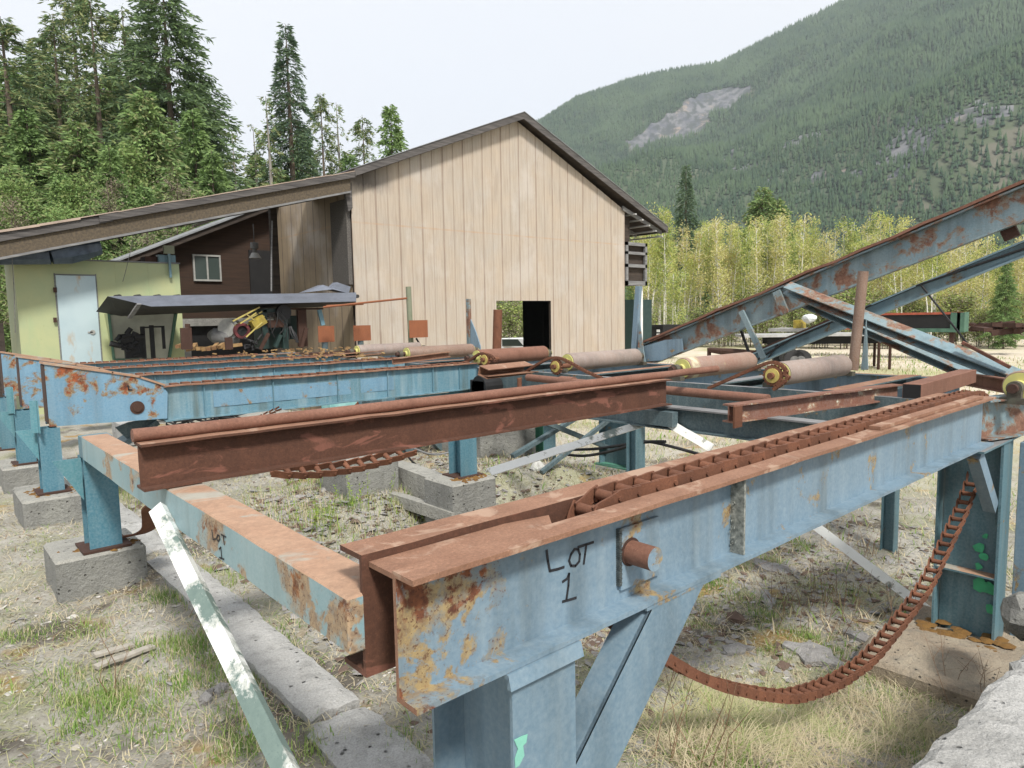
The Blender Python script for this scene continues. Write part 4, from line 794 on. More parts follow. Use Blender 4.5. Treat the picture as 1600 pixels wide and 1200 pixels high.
m = MB(); m.box((8.86, BY+.05, 2.75), (8.972, 17.35, 4.95)); tag(m.build('wall_board', 'osb_dark'), 'dark oriented-strand board hung on the shed wall under the lean-to roof', 'board')
# dark bluish duct shape hanging under the lean-to roof
m = MB(); A = at(150, 372, Y=16.6); P = [at(78, 398, Y=16.6)+Vector((0, 0, 0)), at(105, 392, Y=16.6), at(132, 388, Y=16.6), at(155, 384, Y=16.6)]
m.tube(P, [.2, .28, .25, .19], 9); m.tube([P[0]+Vector((-1.5, .3, -.1)), P[0]], [.15, .2], 9); tag(m.build('hanging_duct', 'blue_duct'), 'dark bluish duct hanging between the lean-to roof and the shack', 'tarp')
# back building
bb_ = thing('back_building', (7, 24, -.9), 'dark brown boarded building with a small window behind the lean-to', 'building')
m = MB(); m.poly([(4.62, 21.4, 1.95), (8.97, 21.4, 1.95), (8.97, 21.4, 5.32), (4.62, 21.4, 3.40)], .1, (0, 1, 0)); m.build('wall', 'brown_board', bb_)
m = MB(); m.box((4.62, 21.38, -.9), (6.3, 21.5, 1.94)); m.box((6.3, 21.38, 1.72), (8.97, 21.5, 1.94)); m.build('lower_wall', 'concrete_wall', bb_)
m = MB(); m.box((6.3, 21.6, -.9), (8.97, 21.7, 1.72)); m.build('opening', 'black', bb_)
m = MB(); zb_ = lambda x: 3.55+(5.5-3.55)*(x-4.6)/(9-4.6)
roofseg(4.55, zb_(4.55), 8.97, zb_(8.97), 20.9, 27, .16, 0); rf2 = m.build('roof', 'dark_wood', bb_)
m = MB(); roofseg(4.5, zb_(4.5)+.05, 8.97, zb_(8.97)+.05, 20.84, 27, .045, 0); m.build('roof_edge', 'metal_roof', rf2)
a = at(303, 439, Y=21.36); b = at(344, 399, Y=21.36); w = MB()
for (p, q) in (((a.x, a.z), (b.x, a.z+.05)), ((a.x, b.z-.05), (b.x, b.z)), ((a.x, a.z+.05), (a.x+.045, b.z-.05)), ((b.x-.045, a.z+.05), (b.x, b.z-.05)), (((a.x+b.x)/2-.02, a.z+.05), ((a.x+b.x)/2+.025, b.z-.05))): w.box((p[0], 21.33, p[1]), (q[0], 21.39, q[1]))
wf = w.build('window', 'aluminium', bb_); w = MB(); w.box((a.x+.03, 21.365, a.z+.03), (b.x-.03, 21.375, b.z-.03)); w.build('pane', 'glass', wf)
m = MB(); a = at(392, 455, Y=21.35); b = at(425, 392, Y=21.35); m.box((a.x, 21.34, 1.95), (8.9, 21.39, b.z)); m.build('dark_doorway', 'black', bb_)  # black sheet painting in the dark of a doorway
lp = thing('hanging_lamp', at(398, 395, Y=19.5), 'grey high-bay lamp hanging under the lean-to roof', 'lamp')
c = at(398, 395, Y=19.5); m = MB(); m.tube([c+Vector((0, 0, .28)), c+Vector((0, 0, .12))], .11, 12); m.tube([c+Vector((0, 0, .12)), c+Vector((0, 0, 0))], .06, 10); m.build('ballast', 'grey_drum', lp)
m = MB(); m.tube([c, c+Vector((0, 0, -.15))], [.08, .17], 14); m.build('shade', 'aluminium', lp); m = MB(); m.tube([c+Vector((0, 0, .28)), c+Vector((0, 0, .8))], .012, 6); m.build('cord', 'rubber', lp)
# shack
SY = 17.0; sh = thing('operator_shack', (3.3, 18, .0), 'yellow-green painted metal operator shack with a pale blue door and slanted window', 'shack')
ZS = 3.17; m = MB(); m.box((1.76, SY, -.05), (4.86, SY+1.6, ZS)); m.build('wall', 'shack_paint', sh)
m = MB(); m.box((1.70, SY-.03, ZS+.001), (4.88, SY+1.65, ZS+.03)); m.build('roof_edge', 'weathered_gray', sh)
for x in (3.55, 4.2): m = MB(); m.box((x, SY-.006, 0), (x+.02, SY-.001, ZS-.02)); m.build('wall_seam', 'shack_paint', sh)
a = at(86, 430, Y=SY); b = at(148, 430, Y=SY); m = MB(); m.box((a.x, SY-.05, .1), (b.x, SY-.008, a.z)); dr = m.build('door', 'door_paint', sh, bevel=.006)
m = MB(); m.box((a.x-.025, SY-.02, .1), (a.x-.004, SY-.002, a.z+.04)); m.box((b.x+.004, SY-.02, .1), (b.x+.025, SY-.002, a.z+.04)); m.box((a.x-.025, SY-.022, a.z+.004), (b.x+.025, SY-.002, a.z+.028)); m.build('door_frame', 'weathered_gray', sh)
h = at(145, 519, Y=SY-.07); m = MB(); m.tube([h, h+Vector((0, .03, 0))], .05, 12); m.box(h+Vector((-.09, .0, -.015)), h+Vector((.0, .02, .015))); m.build('handle', 'aluminium', dr)
for yy in (453, 500): h = at(86, yy, Y=SY-.05); m = MB(); m.box(h-Vector((.03, .02, .05)), h+Vector((.03, .01, .05))); m.build('hinge', 'rust_dark', dr)
q = [at(170, 490, Y=SY-.45), at(274, 488, Y=SY-.45), at(263, 562, Y=SY-.12), at(178, 562, Y=SY-.12)]
m = MB(); m.poly(q, .01); wn = m.build('window', 'glass_pale', sh)
m = MB()
for a_, b_ in zip(q, q[1:]+q[:1]): m.ext(pR(.05, .05), a_+Vector((0, -.01, .02)), b_+Vector((0, -.01, .02)))
m.build('frame', 'green_frame', wn)
m = MB(); m.poly([q[0], q[3], Vector((q[3].x, SY, q[3].z)), Vector((q[0].x, SY, q[0].z))], .01); m.poly([q[1], q[2], Vector((q[2].x, SY, q[2].z)), Vector((q[1].x, SY, q[1].z))], .01); m.build('window_cheek', 'shack_paint', sh)
# the machinery reflected in the window is modelled as black shapes before it
m = MB(); c = at(215, 530, Y=SY-.62)
# lamp on shack corner
m = MB(); c = at(264, 395, Y=SY-.1); m.box(c+Vector((-.10, 0, -.02)), c+Vector((.12, .08, .16)), 1); m.box(c+Vector((-.02, .0, -.55)), c+Vector((.03, .04, -.02)), 0); m.box(c+Vector((-.45, .2, -.26)), c+Vector((-.1, .6, -.08)), 2)
m.box(c+Vector((-.2, .1, -.2)), c+Vector((.16, .3, -.04)), 0)
tag(m.build('junction_box', ['paint_rightpost', 'olive_post', 'rust_dark']), 'small electric boxes and bracket on the top right corner of the shack', 'electric box')
for (x0, y0, x1, y1, lab) in ((18, 392, 24, 520, 'thin wire hanging at the left end of the shack front'), (209, 366, 192, 440, 'thin string hanging from the lean-to roof over the shack')):
    cable([at(x0, y0, Y=SY-.5), at((x0+x1)/2+1, (y0+y1)/2, Y=SY-.3), at(x1, y1, Y=SY-.06)], .006, lab, 'weathered_gray', 'wire', 'wire')
m = MB(); m.box((.9, 16.9, .1), (1.5, 17.3, 1.9)); m.box((.85, 17.0, 1.6), (1.3, 17.2, 2.1)); tag(m.build('cabinet', 'dark_wood'), 'dark cabinet at the left edge beside the shack', 'cabinet')
# canopy
cn = thing('flat_canopy', (6, 15.6, 1.95), 'flat dark sheet-metal canopy stretching from the shack to the tan shed', 'canopy')
CY = 15.2; a0 = at(168, 463, Y=CY); a1 = at(556, 457, Y=CY); b0 = at(236, 479, Y=CY); b1 = at(556, 471, Y=CY); k0 = at(150, 487, Y=CY+1.3); k1 = at(190, 494, Y=CY+1.3); kb = at(556, 477, Y=CY+1.3)
m = MB(); m.poly([a0, a1, b1, b0], .02, (0, -1, 0)); m.build('front_fascia', 'canopy_grey', cn)
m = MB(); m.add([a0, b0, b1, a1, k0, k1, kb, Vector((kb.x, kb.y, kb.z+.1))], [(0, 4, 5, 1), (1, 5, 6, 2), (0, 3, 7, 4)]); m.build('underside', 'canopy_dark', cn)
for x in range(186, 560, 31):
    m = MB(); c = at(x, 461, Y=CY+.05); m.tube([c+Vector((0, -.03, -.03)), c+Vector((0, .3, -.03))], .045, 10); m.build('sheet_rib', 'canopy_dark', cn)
m = MB(); m.ext(pR(.03, .09), at(217, 474, Y=CY-.05), at(202, 496, Y=CY+.3)); m.build('strap', 'weathered_gray', cn)
m = MB(); q = [at(475, 457, Y=15.6), at(505, 445, Y=15.8), at(540, 457, Y=15.6)]; m.poly(q+[at(520, 452, Y=15.6)], .3, (0, 1, 0)); m.poly([at(x, y, Y=15.8) for x, y in ((515, 452), (527, 441), (548, 448), (545, 458))], .25, (0, 1, 0))
tag(m.build('bent_sheet', 'canopy_grey'), 'crumpled grey sheet metal lying on the canopy near the shed', 'sheet metal')
m = MB(); m.tube([at(x, y, Y=17) for x, y in ((425, 345), (424, 400), (424, 455))], .02, 6); tag(m.build('conduit', 'weathered_gray'), 'thin grey conduit hanging down to the canopy in front of the dark building', 'conduit')

# ================================================================== SAW MACHINE
sw = thing('saw_machine', (6.3, 15.4, .9), 'dark green saw head with yellow arms, red wheel and grey drum under the canopy', 'machine')
MY = 15.6
def mp(x, y, Y=MY): return at(x, y, Y=Y)
m = MB(); m.tube([mp(330, 524, 16), mp(334, 524, 15.9), mp(368, 528, 15.7), mp(371, 528, 15.7)], [.10, .17, .19, .15], 18); smooth_cyl(m.build('grey_drum', 'grey_drum', sw))
m = MB(); c = mp(361, 514); m.tube([c+Vector((-.06, 0, 0)), c+Vector((.1, .2, 0))], .23, 24); m.tube([c+Vector((-.07, -.01, 0)), c+Vector((-.05, 0, 0))], .17, 24); smooth_cyl(m.build('round_guard', 'aluminium', sw))
m = MB(); c = mp(379, 517, 15.3); 
for (r0, r1) in ((.175, .115),):
    N = 28
    for k in range(N):
        a, b = 2*PI*k/N, 2*PI*(k+1)/N; P = [c+Vector((math.cos(t)*r, 0, math.sin(t)*r)) for t, r in ((a, r0), (b, r0), (b, r1), (a, r1))]; m.poly(P, .1, (0, 1, 0))
m.build('red_wheel', 'red_machine', sw)
m = MB(); c = mp(379, 517, 15.35); m.tube([c, c+Vector((0, .12, 0))], .11, 18); m.build('wheel_hub', 'black', sw)
m = MB()
for k in range(4): m.ext(pR(.03, .03), mp(363+k*3, 509+k*7-8, 15.3+.08*k), mp(405+k*4, 483+k*7-4, 15.3+.08*k))
m.ext(pR(.025, .025), mp(384, 526, 15.2), mp(409, 503, 15.2)); m.ext(pR(.02, .02), mp(375, 505, 15.2), mp(400, 488, 15.2)); m.ext(pR(.02, .02), mp(385, 490, 15.2), mp(398, 500, 15.2))
m.build('arm_bars', 'yellow_saw', sw)
m = MB(); m.ext(pR(.2, .2), mp(390, 503, 15.3), mp(408, 492, 15.3)); m.build('yellow_guard', 'yellow_machine', sw)
m = MB(); m.box(mp(411, 545), mp(417, 484)+Vector((0, .5, 0))); m.box(mp(411, 488), mp(445, 482)+Vector((0, .5, 0))); m.box(mp(443, 545), mp(449, 490)+Vector((0, .1, 0))); m.box(mp(411, 545, 16), mp(440, 505, 16.3)); m.ext(pR(.08, .08), mp(427, 541), mp(436, 522)); m.box(mp(455, 530, 15.9), mp(470, 493, 16.1)); m.build('frame', 'dark_green', sw)
m = MB(); c = mp(444, 488, 15.5); m.tube([c, c+Vector((0, .12, 0))], .175, 26); m.tube([c+Vector((0, -.02, 0)), c], .07, 14); m.build('pulley', 'rubber', sw)
m = MB(); m.box(mp(468, 542), mp(478, 482)+Vector((0, .1, 0))); m.box(mp(450, 484), mp(505, 481)+Vector((0, .06, 0))); m.ext(pR(.08, .08), mp(468, 542, 15.4), mp(476, 512, 15.4)); m.build('side_arm', 'rust_dark', sw)
m = MB(); m.ext(pR(.05, .1), mp(498, 484), mp(504, 508), up=(0, 1, 0)); m.build('blue_lug', 'paint_deck', sw)
m = MB()
for k in range(5): P = [mp(452+random.uniform(-3, 3), 510, 15.4), mp(458+random.uniform(-3, 6), 525, 15.3), mp(465+random.uniform(-3, 3), 535, 15.3)]; m.tube(crsmooth(P, 4), .014, 6)
for k in range(14): c = mp(random.uniform(375, 405), random.uniform(530, 548), 15.2); m.tube([c, c+Vector((random.uniform(-.15, .15), .1, random.uniform(.0, .12)))], .02, 5)
m.build('hoses', 'rubber', sw)
m = MB()
for k in range(7): a = mp(random.uniform(400, 440), random.uniform(486, 500), 15.35); m.tube(crsmooth([a, a+Vector((random.uniform(-.1, .2), -.05, -.25)), a+Vector((random.uniform(-.2, .3), -.05, -.5))], 4), .012, 5)
m.build('hanging_hoses', 'black', sw)
m = MB(); m.box(mp(420, 512, 15.5), mp(438, 500, 15.7)); m.build('gear_cover', 'rust_dark', sw); m = MB(); m.ext(pR(.06, .06), mp(405, 545, 15.25), mp(418, 520, 15.3)); m.build('strut', 'rust_dark', sw)
# black shapes standing in for the motor reflected in the window
mt = thing('engine_reflection', (3.6, 13.6, .8), 'black shapes drawing the machinery reflected in the slanted shack window', 'engine_reflection')
m = MB(); c = at(213, 540, Y=16.35)
m.tube([at(186, 532, Y=16.4), at(205, 530, Y=16.4)], .13, 12); m.box(at(195, 560, Y=16.4), at(222, 522, Y=16.3)); m.box(at(222, 560, Y=16.4), at(226, 510, Y=16.3)); m.box(at(222, 513, Y=16.4), at(240, 510, Y=16.3)); m.box(at(236, 560, Y=16.4), at(240, 508, Y=16.35)); m.box(at(254, 545, Y=16.4), at(257, 510, Y=16.35)); m.box(at(240, 512, Y=16.4), at(257, 509, Y=16.35))
for k in range(22):
    c = at(random.uniform(186, 222), random.uniform(522, 552), Y=16.3); m.tube([c, c+Vector((random.uniform(-.2, .2), 0, random.uniform(-.12, .12)))], random.uniform(.02, .07), 7)
ob = m.build('block', 'black', mt)
m = MB()
for k in range(150):
    c = Vector((random.uniform(4.6, 8.0), random.uniform(9.7, 14.6), 1.215)); L = random.uniform(.03, .14); a = random.uniform(0, 3.14); m.ext(pR(.02, random.uniform(.015, .04)), c, c+Vector((math.cos(a)*L, math.sin(a)*L, .01)))
tag(m.build('wood_scraps', 'firewood'), kind='stuff')
# firewood row
fwd = thing('log_end', (5, 15, 1), 'short cut wood pieces', 'wood') if False else None
cols = []
for k in range(11):
    x = 276+k*8.2; c = at(x, 541+random.uniform(-3, 3), Y=14.6); m = MB(); d = Vector((random.uniform(.1, .3), random.uniform(.1, .4), random.uniform(-.02, .08)))
    m.ext(pR(.07, .08), c, c+d, up=(0, .2, 1)); o = m.build('scrap_wood', 'firewood'); tag(o, 'yellow offcut of wood heaped in front of the grey drum', 'wood offcut', 'wood offcuts heaped in front of the saw')
m = MB(); c = at(289, 546, Y=14.3); m.box(c-Vector((.07, .05, 0)), at(298, 512, Y=14.3)); m.tube([at(293, 512, Y=14.35), at(293, 506, Y=14.35)], .05, 10); tag(m.build('short_stake', 'rust_dark'), 'short dark rusty stake with a round cap left of the drum', 'stake')
m = MB(); c = at(353, 546, Y=14.2); m.box(c, at(362, 527, Y=14.25)); tag(m.build('short_stake', 'rust_dark'), 'stubby brown stake in front of the red wheel', 'stake')
m = MB(); m.ext(pR(.05, .3), (3.9, 14.4, 1.12), (8.2, 14.4, 1.12)); m.ext(pR(.1, .12), (4.0, 14.2, 1.08), (5.2, 14.15, 1.2)); tag(m.build('log_deck', 'rust_dark'), 'dark far deck platform under the wood offcuts', 'deck')

# ================================================================== GROUND, KERB, CONCRETE
def hnoise(x, y):
    return .018*math.sin(x*3.1+y*1.7)+.014*math.sin(x*7.3-y*5.1+1)+.010*math.sin(x*13.7+y*11.9+2)
def axis(lo, fa, fb, hi, st):
    a = [fa]; s = st
    while a[-1] > lo: s *= 1.22; a.append(a[-1]-s)
    a = a[::-1]; b = list(np.arange(fa+st, fb, st)); c = [b[-1]]; s = st
    while c[-1] < hi: s *= 1.18; c.append(c[-1]+s)
    return np.array(a+b+c[1:])
ax = axis(-1500, -.5, 8, 4500, .06); ay = axis(-1500, .2, 9, 4500, .06)
XX, YY = np.meshgrid(ax, ay, indexing='ij'); nx, ny = XX.shape
ZZ = gznp(XX, YY)
near = np.exp(-np.maximum(np.hypot(XX-3, YY-4)-8, 0)/6)
ZZ += near*(.016*np.sin(XX*3.1+YY*1.7)+.012*np.sin(XX*7.3-YY*5.1+1)+.008*np.sin(XX*13.7+YY*11.9+2)+rng.normal(0, .006, XX.shape))
ZZ += (1-near)*.12*np.sin(XX*.13)*np.sin(YY*.11+1)*np.clip((np.hypot(XX, YY)-25)/30, 0, 1)
# gravel mounds in the yard on the right
for (mx, my, mr, mh) in ((17, 4.2, 1.6, .45), (15, 2.3, 1.2, .35), (19, 6.5, 2, .3)): ZZ += mh*np.exp(-((XX-mx)**2+(YY-my)**2)/mr**2)*(1+.3*np.sin(XX*5)*np.sin(YY*6))
V_ = np.stack([XX, YY, ZZ], -1).reshape(-1, 3); I = np.arange(nx*ny).reshape(nx, ny)
F_ = np.stack([I[:-1, :-1], I[1:, :-1], I[1:, 1:], I[:-1, 1:]], -1).reshape(-1, 4)
go = npmesh('ground', V_, F_, ['ground_mat']); tag(go, kind='structure')
for p in go.data.polygons: p.use_smooth = True
def gh(x, y): 
    return gz(x, y)+.016*math.sin(x*3.1+y*1.7)+.012*math.sin(x*7.3-y*5.1+1)+.008*math.sin(x*13.7+y*11.9+2)
def slab(x0, x1, y0, y1, z, label, rot=0, mat='concrete_light', name='kerb_slab', zb=-.2, cat='concrete kerb', group='broken concrete kerb pieces', tilt=0):
    m = MB(); n_ = max(3, int((y1-y0)/.07)); k = 5; vs = []
    L = []; 
    for i in range(n_+1):
        y = y0+(y1-y0)*i/n_; ja, jb = random.gauss(0, .003), random.gauss(0, .005)
        for j in range(k+1):
            x = x0+(x1-x0)*j/k+rot*(y-y0); e = -.012 if j in (0, k) else 0
            if i in (0, n_): e -= .012; y_ = y+random.uniform(-.025, .025)
            else: y_ = y
            vs.append((x+(ja if j == 0 else jb if j == k else 0), y_, z+e+random.gauss(0, .003)+tilt*(y-y0)))
    fs = [(i*(k+1)+j, i*(k+1)+j+1, (i+1)*(k+1)+j+1, (i+1)*(k+1)+j) for i in range(n_) for j in range(k)]
    b = len(vs); rim = [j for j in range(k+1)]+[i*(k+1)+k for i in range(1, n_+1)]+[n_*(k+1)+j for j in range(k-1, -1, -1)]+[i*(k+1) for i in range(n_-1, 0, -1)]
    for r in rim: vs.append((vs[r][0], vs[r][1], zb))
    for q in range(len(rim)):
        w = (q+1) % len(rim); fs.append((rim[q], rim[w], b+w, b+q))
    m.add(vs, fs); o = m.build(name, mat); return tag(o, label, cat, group)
slab(1.27, 1.53, 4.12, 5.72, .05, 'concrete kerb length beside the front concrete block, crossed by the peeling bar', rot=-.01)
slab(1.24, 1.50, 2.84, 4.10, .06, 'middle concrete kerb piece with a broken near end', rot=.0)
slab(1.19, 1.50, 1.3, 2.81, .045, 'nearest pitted concrete kerb piece at the bottom edge', rot=.0)
slab(1.30, 1.52, 5.9, 12, .05, 'far concrete kerb running back between the left posts and the deck')
# big foreground concrete bottom right
cw = thing('concrete_block', (3, .3, -1), 'rough pale concrete wall top in the bottom right corner', 'concrete block')
m = MB(); n_ = 60; kk = 12; vs = []; e0 = at(1600, 1018, z=.4); e1 = at(1405, 1215, z=.4)
for i in range(n_+1):
    t = i/n_; x = 1.6+t*3.6; ye = e1.y+(e0.y-e1.y)*(x-e1.x)/(e0.x-e1.x)+random.gauss(0, .006)+.005*math.sin(x*17)
    for j in range(kk+1):
        y = ye-(j/kk)**1.4*1.0; vs.append((x, y, .4-(.015 if j == 0 else 0)+.008*math.sin(x*9+y*7)+random.gauss(0, .003)))
fs = [(i*(kk+1)+j, (i+1)*(kk+1)+j, (i+1)*(kk+1)+j+1, i*(kk+1)+j+1) for i in range(n_) for j in range(kk)]
b = len(vs); vs += [(vs[i*(kk+1)][0], vs[i*(kk+1)][1], -1.1) for i in range(n_+1)]
fs += [(i*(kk+1), b+i, b+i+1, (i+1)*(kk+1)) for i in range(n_)]
c_ = len(vs); vs += [(vs[kk][0], vs[kk][1], -1.1)]; fs.append(tuple([j for j in range(kk+1)]+[c_, b]))
m.add(vs, fs); m.build('wall_top', 'concrete_light', cw)
def rock(name, c, r, mat, label, cat, flat=1, n_=2, seed=0, group=None):
    rr = random.Random(seed); bm = bmesh.new(); bmesh.ops.create_icosphere(bm, subdivisions=n_, radius=1)
    for v in bm.verts: v.co = Vector((v.co.x*r[0], v.co.y*r[1], v.co.z*r[2]))*rr.uniform(.78, 1.1)
    me = bpy.data.meshes.new(name); bm.to_mesh(me); bm.free(); me.materials.append(MATS[mat]); o = bpy.data.objects.new(name, me); COL.objects.link(o); o.location = c
    return tag(o, label, cat, group)
c = at(1605, 960, Y=1.05); rock('concrete_lump', (c.x, 1.05, c.z), (.22, .14, .16), 'concrete_side', 'dark weathered concrete lump poking in at the right edge', 'concrete lump', seed=3)
# pier at right post base
m = MB(); P = [at(x, y, z=-.78) for x, y in ((1376, 1025), (1465, 985), (1600, 1035), (1600, 1090), (1560, 1160), (1450, 1090))]
m = MB(); m.ext([(-.75, -.3), (.7, -.3), (.75, 0), (-.7, 0)], (5.25, 1.35, -.76), (6.9, 1.4, -.76), seg=9, jit=.035)
concrete('concrete_footing', (.42, .36, .27), (.27, .21, .15), off=33); t = thing('concrete_pier', (6, 1.4, -1.1), 'broken cream concrete footing under the column at the right edge, mossy', 'concrete pier'); m.build('block', 'concrete_footing', t, bevel=.03)
mm = MB()
for k in range(50):
    cx, cy = random.gauss(6.1, .12), random.uniform(1.3, 1.9); r = random.uniform(.03, .07); ring = [Vector((cx+math.cos(a)*r, cy+math.sin(a)*r, -.745)) for a in np.linspace(0, 2*PI, 7)[:-1]]; mm.add([Vector((cx, cy, -.74+r*.15))]+ring, [(0, i+1, (i+1) % 6+1) for i in range(6)])
tag(mm.build('moss', 'moss', t), kind='stuff')
# bark slabs, planks
def gat(x, y):
    z = 0.
    for _ in range(12):
        p = at(x, y, z=z); z = gz(p.x, p.y)*.6+z*.4
    return Vector((p.x, p.y, gh(p.x, p.y)))
def chunk(px, w, h, t, mat, label, cat, seed, name, group=None):
    c = gat(*px); rr = random.Random(seed); a0 = rr.uniform(0, 6); N = 11; m = MB(); pts = []
    for k in range(N):
        a = 2*PI*k/N; r = rr.uniform(.55, 1.1); x, y = math.cos(a)*w*r, math.sin(a)*h*r; pts.append(c+Vector((x*math.cos(a0)-y*math.sin(a0), x*math.sin(a0)+y*math.cos(a0), .012+rr.uniform(0, .02))))
    ctr = c+Vector((0, 0, .03+t)); vs = [ctr]+pts+[p-Vector((0, 0, t+.02)) for p in pts]
    m.add(vs, [(0, k+1, (k+1) % N+1) for k in range(N)]+[(k+1, N+k+1, N+(k+1) % N+1, (k+1) % N+1) for k in range(N)]); return tag(m.build(name, mat), label, cat, group)
chunk((322, 1095), .07, .035, .02, 'bark_slab', 'small grey wood chunk lying in the grass left of the peeling bar', 'wood chunk', 1, 'wood_chunk')
chunk((345, 1082), .05, .03, .02, 'bark_slab', 'curved grey bark piece right next to the small wood chunk', 'wood chunk', 5, 'wood_chunk')
chunk((1150, 1020), .16, .09, .015, 'bark_slab', 'white flaked bark slab on the ground left of the chain loop', 'bark slab', 2, 'bark_slab')
chunk((1270, 1030), .3, .17, .02, 'bark_slab', 'broad grey bark slab lying behind the bottom of the chain loop', 'bark slab', 3, 'bark_slab')
chunk((1345, 1000), .16, .1, .02, 'bark_slab', 'bark slab right of the broad grey one inside the chain loop', 'bark slab', 8, 'bark_slab')
chunk((1205, 890), .35, .15, .03, 'bark_slab', 'grey heap of bark just under the LOT 1 beam', 'bark slab', 4, 'bark_slab')
chunk((1200, 935), .28, .07, .02, 'bark_slab', 'thin grey bark strip below the bark heap', 'bark slab', 14, 'bark_slab')
chunk((1150, 967), .11, .08, .05, 'slab_brown', 'brown square wood block in the grass beyond the brace', 'wood block', 6, 'wood_block')
chunk((838, 730), .12, .15, .12, 'paper', 'crumpled grey rag beside the green post foot', 'rag', 7, 'rag')
for (x0, y0, x1, y1, lab) in ((150, 1050, 240, 1012, 'grey split plank lying in the grass at lower left'), (148, 1030, 208, 1010, 'thin grey stick beside the split plank')):
    a, b = gat(x0, y0), gat(x1, y1); m = MB(); m.ext(pR(.015, .05), a+Vector((0, 0, .03)), b+Vector((0, 0, .03)), seg=4, jit=.004); tag(m.build('plank', 'plank'), lab, 'plank')

# ground cover, near
def blades(N, xr, yr, mats, wts, hr, lean, clumps=None, name='grass', wid=.004, cs=.09):
    k = 0; V = np.zeros((N*4, 3), np.float32)
    if clumps is not None:
        ci = rng.integers(0, len(clumps), N); cx = clumps[ci, 0]+rng.normal(0, cs, N); cy = clumps[ci, 1]+rng.normal(0, cs, N)
    else: cx = rng.uniform(*xr, N); cy = rng.uniform(*yr, N)
    cz = gznp(cx, cy)+.016*np.sin(cx*3.1+cy*1.7)+.012*np.sin(cx*7.3-cy*5.1+1)+.008*np.sin(cx*13.7+cy*11.9+2)
    a = rng.uniform(0, 2*PI, N); h = rng.uniform(*hr, N); ln = rng.uniform(*lean, N)
    dx, dy = np.cos(a), np.sin(a); w = wid*rng.uniform(.6, 1.5, N); sx, sy = -dy*w, dx*w
    hz = h*np.cos(ln); hd = h*np.sin(ln)
    base = np.stack([cx, cy, cz-.005], 1); mid = base+np.stack([dx*hd*.4, dy*hd*.4, hz*.65], 1); tip = base+np.stack([dx*hd, dy*hd, hz], 1); sd = np.stack([sx, sy, 0*sx], 1)
    V = np.concatenate([base-sd, base+sd, mid+sd*.8, mid-sd*.8, tip], 0); I = np.arange(N)
    F = np.concatenate([np.stack([I, I+N, I+2*N], 1), np.stack([I, I+2*N, I+3*N], 1), np.stack([I+3*N, I+2*N, I+4*N], 1)], 0)
    mi = rng.choice(len(mats), N, p=wts); return tag(npmesh(name, V, F, mats, np.concatenate([mi, mi, mi])), kind='stuff')
blades(60000, (-.6, 7.5), (.4, 9.5), ['grass_dry', 'grass_green', 'stem_red'], [.83, .10, .07], (.03, .15), (1.1, 1.55), name='dry_grass', wid=.0018)
blades(60000, (-.6, 6), (.4, 7.5), ['grass_dry', 'plank', 'grass_green'], [.62, .10, .28], (.02, .07), (.9, 1.56), name='straw_litter', wid=.0020)
cl = np.array([[p.x+random.gauss(0, .05), p.y+random.gauss(0, .05)] for p in [gat(x, y) for x, y in [(random.uniform(0, 640), random.uniform(900, 1190)) for _ in range(34)]+[(random.uniform(1040, 1560), random.uniform(850, 1190)) for _ in range(50)]+[(150, 1095), (160, 1100), (305, 1080), (250, 935), (300, 1000), (320, 1000), (370, 840), (500, 800), (540, 790), (1130, 1180), (1240, 990), (1520, 990)]*2]])
blades(20000, None, None, ['grass_green', 'grass_dry'], [.72, .28], (.02, .08), (.1, .8), cl, 'grass_tufts', .0018, .075)
cl2 = np.array([[p.x, p.y] for p in [gat(x, y) for x, y in [(random.uniform(380, 760), random.uniform(735, 860)) for _ in range(40)]+[(random.uniform(150, 300), random.uniform(690, 800)) for _ in range(8)]]])
blades(4500, None, None, ['grass_green', 'grass_dry', 'weed'], [.25, .6, .15], (.04, .14), (.1, .9), cl2, 'grass_tufts', .0022, .14)
cl3 = np.array([[p.x, p.y] for p in [gat(x, y) for x, y in [(random.uniform(1060, 1440), random.uniform(1080, 1200)) for _ in range(60)]]])
blades(6500, None, None, ['grass_dry', 'grass_green'], [.9, .1], (.12, .30), (1.0, 1.5), cl3, 'dry_grass', .0016, .12)
# distant rough grass
blades(9000, (12, 45), (6, 24), ['grass_dry', 'grass_green'], [.6, .4], (.08, .22), (.2, 1.0), name='field_grass', wid=.015)
# chips & pebbles
def chips(N, xr, yr, mats, wts, sr, name, flat=.35):
    cx = rng.uniform(*xr, N); cy = rng.uniform(*yr, N); cz = gznp(cx, cy)+.016*np.sin(cx*3.1+cy*1.7)+.012*np.sin(cx*7.3-cy*5.1+1)+.008*np.sin(cx*13.7+cy*11.9+2)
    s = rng.uniform(*sr, N)*rng.uniform(.5, 1, N); a = rng.uniform(0, 2*PI, N); e = rng.uniform(.3, 1, N); C = np.stack([cx, cy, cz+s*.1], 1); Vs = []
    for k in range(5):
        t = a+2*PI*k/5; rr_ = s*rng.uniform(.7, 1.1, N); lx, ly = np.cos(2*PI*k/5)*rr_, np.sin(2*PI*k/5)*rr_*e; Vs.append(C+np.stack([lx*np.cos(a)-ly*np.sin(a), lx*np.sin(a)+ly*np.cos(a), rng.uniform(-.3, .3, N)*s], 1))
    Vs.append(C+np.stack([0*s, 0*s, s*flat], 1)); V = np.concatenate(Vs, 0); I = np.arange(N)
    F = np.concatenate([np.stack([I+k*N, I+((k+1) % 5)*N, I+5*N], 1) for k in range(5)], 0); mi = rng.choice(len(mats), N, p=wts)
    return tag(npmesh(name, V, F, mats, np.tile(mi, 5)), kind='stuff')
chips(26000, (-.6, 8), (.3, 10), ['bark_chip', 'pebble', 'slab_brown'], [.42, .38, .2], (.004, .02), 'wood_chips')
